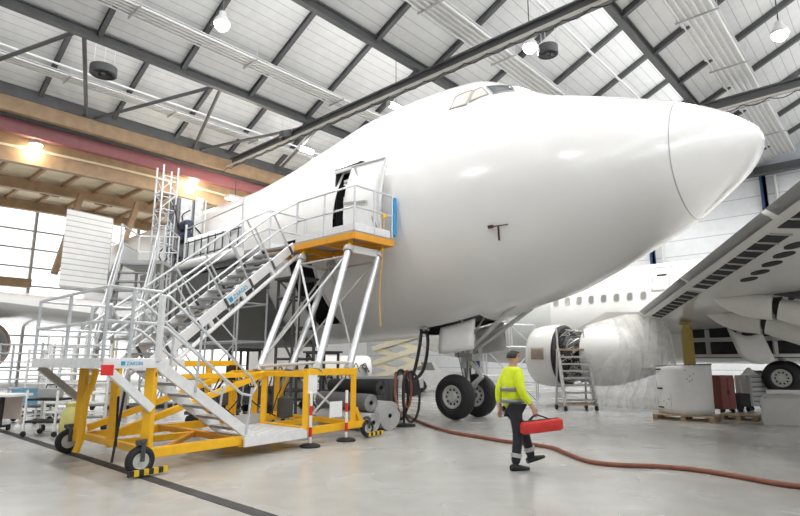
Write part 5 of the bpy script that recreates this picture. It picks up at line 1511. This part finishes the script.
cart(338, 20.5, 1.4, .6, 15, 'pale equipment cart under the fuselage behind the right yellow tower frame', M_lightgrey, 3)
cart(215, 14.3, 1.2, .5, 0, 'black equipment cart standing behind the short aluminium flight', M_black, 4)
cart(355, 27, 1.6, .9, 0, 'white boxed equipment cart far back under the belly left of the scissor lift', M_whitepaint, 6)
# white tank trailer far back
wt = at(345, 372, 31); wt.z = 0
t = thing('tank_trailer', wt, 'white round tank trailer far back under the belly', 'trailer')
MB().lathe([(0, .05), (.1, .55), (.3, .7), (2.6, .7), (2.8, .55), (2.9, .05)], wt + UP * 1.15 - V((1.4, 0, 0)), V((1, .1, 0)), 28).build('tank', M_whitepaint, t)
MB().box(wt + UP * .45, 2.8, .9, .12).build('chassis', M_steel, t, smooth=False)
for sx in (-.8, .8):
    for sy in (-.5, .5): MB().lathe([(-.1, .25), (-.1, .36), (.1, .36), (.1, .25)], wt + V((sx, sy, .36)), V((0, 1, 0)), 20).build('wheel', M_black, t)

# ================================================================ PERSON
pg = G(514.5, 469.5)
man = thing('person', V((pg.x, pg.y, 0)), 'person in a yellow high visibility jacket and dark trousers striding right with a red bag', 'person')
PF = V((.97, .24, 0)); PL = V((-.24, .97, 0))
def pp(x, y, z): return V((pg.x, pg.y, 0)) + PF * x + PL * y + UP * z
def skin_mesh(name, verts, edges, radii, m, parent, root=0, sub=2):
    loc = V((pg.x, pg.y, 0))
    me = bpy.data.meshes.new(name); me.from_pydata([tuple(pp(*v) - loc) for v in verts], edges, [])
    o = bpy.data.objects.new(name, me); col.objects.link(o); o.parent = parent
    s = o.modifiers.new('skin', 'SKIN'); s.use_smooth_shade = True
    for i, v in enumerate(me.skin_vertices[0].data):
        r = radii[i]; v.radius = r if isinstance(r, tuple) else (r, r)
        v.use_root = (i == root)
    u = o.modifiers.new('subdivision', 'SUBSURF'); u.levels = sub; u.render_levels = sub
    me.materials.append(m); return o
bv = []; be = []; br = []
def bj(p, r, par=None):
    bv.append(p); br.append(r); i = len(bv) - 1
    if par is not None: be.append((par, i))
    return i
pel = bj((0, 0, .93), .12); spn = bj((.01, 0, 1.12), .115, pel); che = bj((.02, 0, 1.30), .13, spn); nk0 = bj((.02, 0, 1.44), .065, che)
nk1 = bj((.035, 0, 1.50), .052, nk0); hd0 = bj((.055, 0, 1.565), .075, nk1); hd1 = bj((.05, 0, 1.635), .088, hd0); hd2 = bj((.045, 0, 1.69), .06, hd1)
nose = bj((.148, 0, 1.605), .014, hd0)
for sy in (-1, 1): bj((.045, sy * .088, 1.605), .014, hd0)
def arm(sy, sh, el, wr, curl):
    a = bj(sh, .06, che); b = bj(el, .043, a); c = bj(wr, .03, b)
    w_ = V(wr); d = (V(wr) - V(el)).normalized(); d = (d + V((0, 0, -.9))).normalized()
    fw = V((1, 0, 0)); fw = (fw - d * fw.dot(d)).normalized()
    pm = bj(tuple(w_ + d * .075), (.022, .04), c)
    for k, (off, L) in enumerate(((.03, .07), (.01, .08), (-.01, .075), (-.03, .06))):
        f0 = bj(tuple(w_ + d * .11 + fw * off), .010, pm); f1 = bj(tuple(w_ + d * (.11 + L * .55) + fw * off + V((0, sy * -.012, 0))), .0095, f0)
        bj(tuple(w_ + d * (.11 + L * .75) + fw * off + V((0, sy * -.045 * curl, .012 * curl))), .0085, f1)
    t0 = bj(tuple(w_ + d * .045 + fw * .04), .011, c); t1 = bj(tuple(w_ + d * .085 + fw * .055 + V((0, -sy * .012, 0))), .0095, t0); bj(tuple(w_ + d * .115 + fw * .045 + V((0, -sy * .025, 0))), .0085, t1)
RS, RE, RWr = (.02, -.19, 1.38), (.03, -.25, 1.11), (.20, -.25, .90)
LS, LE_, LWr = (.02, .19, 1.38), (-.10, .25, 1.12), (-.10, .24, .87)
arm(-1, RS, RE, RWr, 1.0); arm(1, LS, LE_, LWr, .4)
RK, RA = (.03, -.10, .50), (-.03, -.10, .10); LK, LA = (.22, .10, .54), (.33, .10, .15)
for sy, K, A_ in ((-1, RK, RA), (1, LK, LA)):
    h0 = bj((0, sy * .095, .86), .09, pel); h1 = bj(K, .055, h0); bj(A_, .04, h1)
skin_mesh('body', bv, be, br, M_skin, man)
# clothes
skin_mesh('trousers', [(0, 0, .95), (0, -.1, .84), RK, (RA[0], RA[1], RA[2] - .03), (0, .1, .84), LK, (LA[0], LA[1], LA[2] - .03)], [(0, 1), (1, 2), (2, 3), (0, 4), (4, 5), (5, 6)], [.145, .108, .078, .07, .108, .078, .07], M_navy, man)
jk = skin_mesh('jacket', [(0, 0, .83), (.0, 0, 1.06), (.015, 0, 1.28), (.03, 0, 1.46), RS, RE, tuple(V(RE).lerp(V(RWr), .85)), LS, LE_, tuple(V(LE_).lerp(V(LWr), .85))], [(0, 1), (1, 2), (2, 3), (2, 4), (4, 5), (5, 6), (2, 7), (7, 8), (8, 9)],
          [(.165, .18), (.16, .175), (.165, .19), (.075, .085), .09, .066, .05, .09, .066, .05], M_hivis, man)
for z, rx, ry in ((.97, .178, .192), (1.14, .176, .19)):
    mb = MB(); K = 36
    for zz in (-.03, .03):
        for k in range(K):
            th = 2 * PI * k / K; mb.v.append(pp(.005 + rx * math.cos(th), ry * math.sin(th), z + zz))
    mb.f += [(k, (k + 1) % K, K + (k + 1) % K, K + k) for k in range(K)]
    mb.build('reflective_band', mat('grey reflective tape', (.24, .25, .25), .35, metal=.3), man, solid=.008)
for A_, K in ((RA, RK), (LA, LK)):
    a = V(A_).lerp(V(K), .22); b = V(A_).lerp(V(K), .36)
    MB().tube(pp(*a), pp(*b), .083, 20).build('reflective_cuff', M_reflect, man)
    # shoes
for A_, pitch in ((RA, 0), (LA, .25)):
    mb = MB(); N = 10; K = 16
    heel = V(A_) + V((-.075, 0, -.065)); L = .29; dx = V((math.cos(pitch), 0, math.sin(pitch))); dz = V((-math.sin(pitch), 0, math.cos(pitch)))
    for i in range(N + 1):
        f = i / N; w_ = .042 * (.75 + .55 * math.sin(PI * min(1, f * .95 + .1))) * (1 if f < .9 else .72); h_ = .10 - .055 * max(0, (f - .3) / .7) ** .8 if f > .05 else .08
        for k in range(K):
            th = 2 * PI * k / K; p = heel + dx * (L * f) + V((0, 1, 0)) * (w_ * math.cos(th)) + dz * (h_ / 2 + h_ / 2 * math.sin(th) - .035)
            mb.v.append(pp(*p))
    for i in range(N): mb.f += [(i * K + k, i * K + (k + 1) % K, (i + 1) * K + (k + 1) % K, (i + 1) * K + k) for k in range(K)]
    mb.f += [tuple(range(K)), tuple(N * K + k for k in range(K))]
    mb.build('shoe', M_black, man)
# hair, eyes
mb = MB(); K = 20; N = 8
for i in range(N + 1):
    f = i / N
    for k in range(K):
        th = 2 * PI * k / K; lat = PI / 2 * (1 - f) ; front = math.cos(th)
        low = -.05 if front < .2 else .022
        z = 1.645 + low + (.062 - low) * math.sin(lat) ; rr = .094 * math.cos(lat * .96)
        mb.v.append(pp(.047 + rr * 1.08 * math.cos(th) - .004, rr * .98 * math.sin(th), z + (.0 if f < 1 else 0)))
for i in range(N): mb.f += [(i * K + k, i * K + (k + 1) % K, (i + 1) * K + (k + 1) % K, (i + 1) * K + k) for k in range(K)]
mb.build('hair', M_hair, man, solid=.006, ang=80)
for sy in (-1, 1): MB().lathe([(-.010, 0), (-.006, .008), (.006, .008), (.010, 0)], pp(.128, sy * .032, 1.628), PF, 10).build('eye', M_paper, man)
MB().tube(pp(.132, -.022, 1.565), pp(.132, .022, 1.565), .005, 6).build('mouth', mat('lips', (.40, .18, .15), .5), man)
# red bag in the right hand
bgp = pp(.30, -.25, .50)
bag = thing('tool_bag', bgp, 'long red tool bag with strap handle carried by the person', 'bag')
mb = MB(); N = 16; K = 18
for i in range(N + 1):
    f = i / N; e = min(1, .84 + 3 * min(f, 1 - f))
    for k in range(K):
        th = 2 * PI * k / K; ca_, sa_ = math.cos(th), math.sin(th)
        mb.v.append(pp(.02 + .62 * f, -.25 + .075 * e * math.copysign(abs(ca_) ** .4, ca_), .60 + .05 * f + .085 * e * math.copysign(abs(sa_) ** .4, sa_)))
for i in range(N): mb.f += [(i * K + k, i * K + (k + 1) % K, (i + 1) * K + (k + 1) % K, (i + 1) * K + k) for k in range(K)]
mb.f += [tuple(range(K)), tuple(N * K + k for k in range(K))]
mb.build('bag_body', mat('red bag fabric', (.62, .035, .03), .6, var=.12, scale=12, bump=.2), bag)
for dy in (-.03, .03):
    MB().path([pp(.12, -.25 + dy, .68), pp(.2, -.25 + dy * .6, .76), pp(.25, -.25, .785), pp(.32, -.25 + dy * .6, .77), pp(.48, -.25 + dy, .71)], .010, 6, 5).build('handle', M_black, bag)
MB().tube(pp(.06, -.25, .695), pp(.6, -.25, .735), .008, 6).build('zip', M_steel, bag)
EXPOSURE = 0.17
# added fill spots without fixtures, spread over the whole hall
for a_ in (2, 10, 18, 26, 33):
    for b_ in (2.3, 9.2, 16.0, -5):
        li = bpy.data.lights.new('hall fill', 'SPOT'); li.energy = 700; li.spot_size = math.radians(155); li.spot_blend = .7; li.shadow_soft_size = .35
        li.color = (1, .98, .95)
        lo = bpy.data.objects.new('hall_fill_light', li); col.objects.link(lo); lo.location = ab(a_, b_ + 1.1, 12.2)
# ================================================================ LIGHT, CAMERA
w = bpy.data.worlds.new('World'); bpy.context.scene.world = w; w.use_nodes = True
nt = w.node_tree; bg = nt.nodes['Background']
bg.inputs['Color'].default_value = (0.93, 0.96, 1.0, 1); bg.inputs['Strength'].default_value = 1.0
cam = bpy.data.cameras.new('camera'); co = bpy.data.objects.new('camera', cam); col.objects.link(co)
co.location = CAM; co.rotation_euler = (PI / 2 + PITCH, 0, 0)
cam.sensor_fit = 'HORIZONTAL'; cam.sensor_width = 36; cam.lens = FPX / 800 * 36; cam.clip_end = 300
sc = bpy.context.scene; sc.camera = co
sc.view_settings.view_transform = 'Standard'; sc.view_settings.look = 'None'
sc.view_settings.gamma = 1; sc.view_settings.exposure = EXPOSURE
sc.view_settings.use_curve_mapping = False

try:
    sc.cycles.sample_clamp_indirect = 4.0
except Exception:
    pass
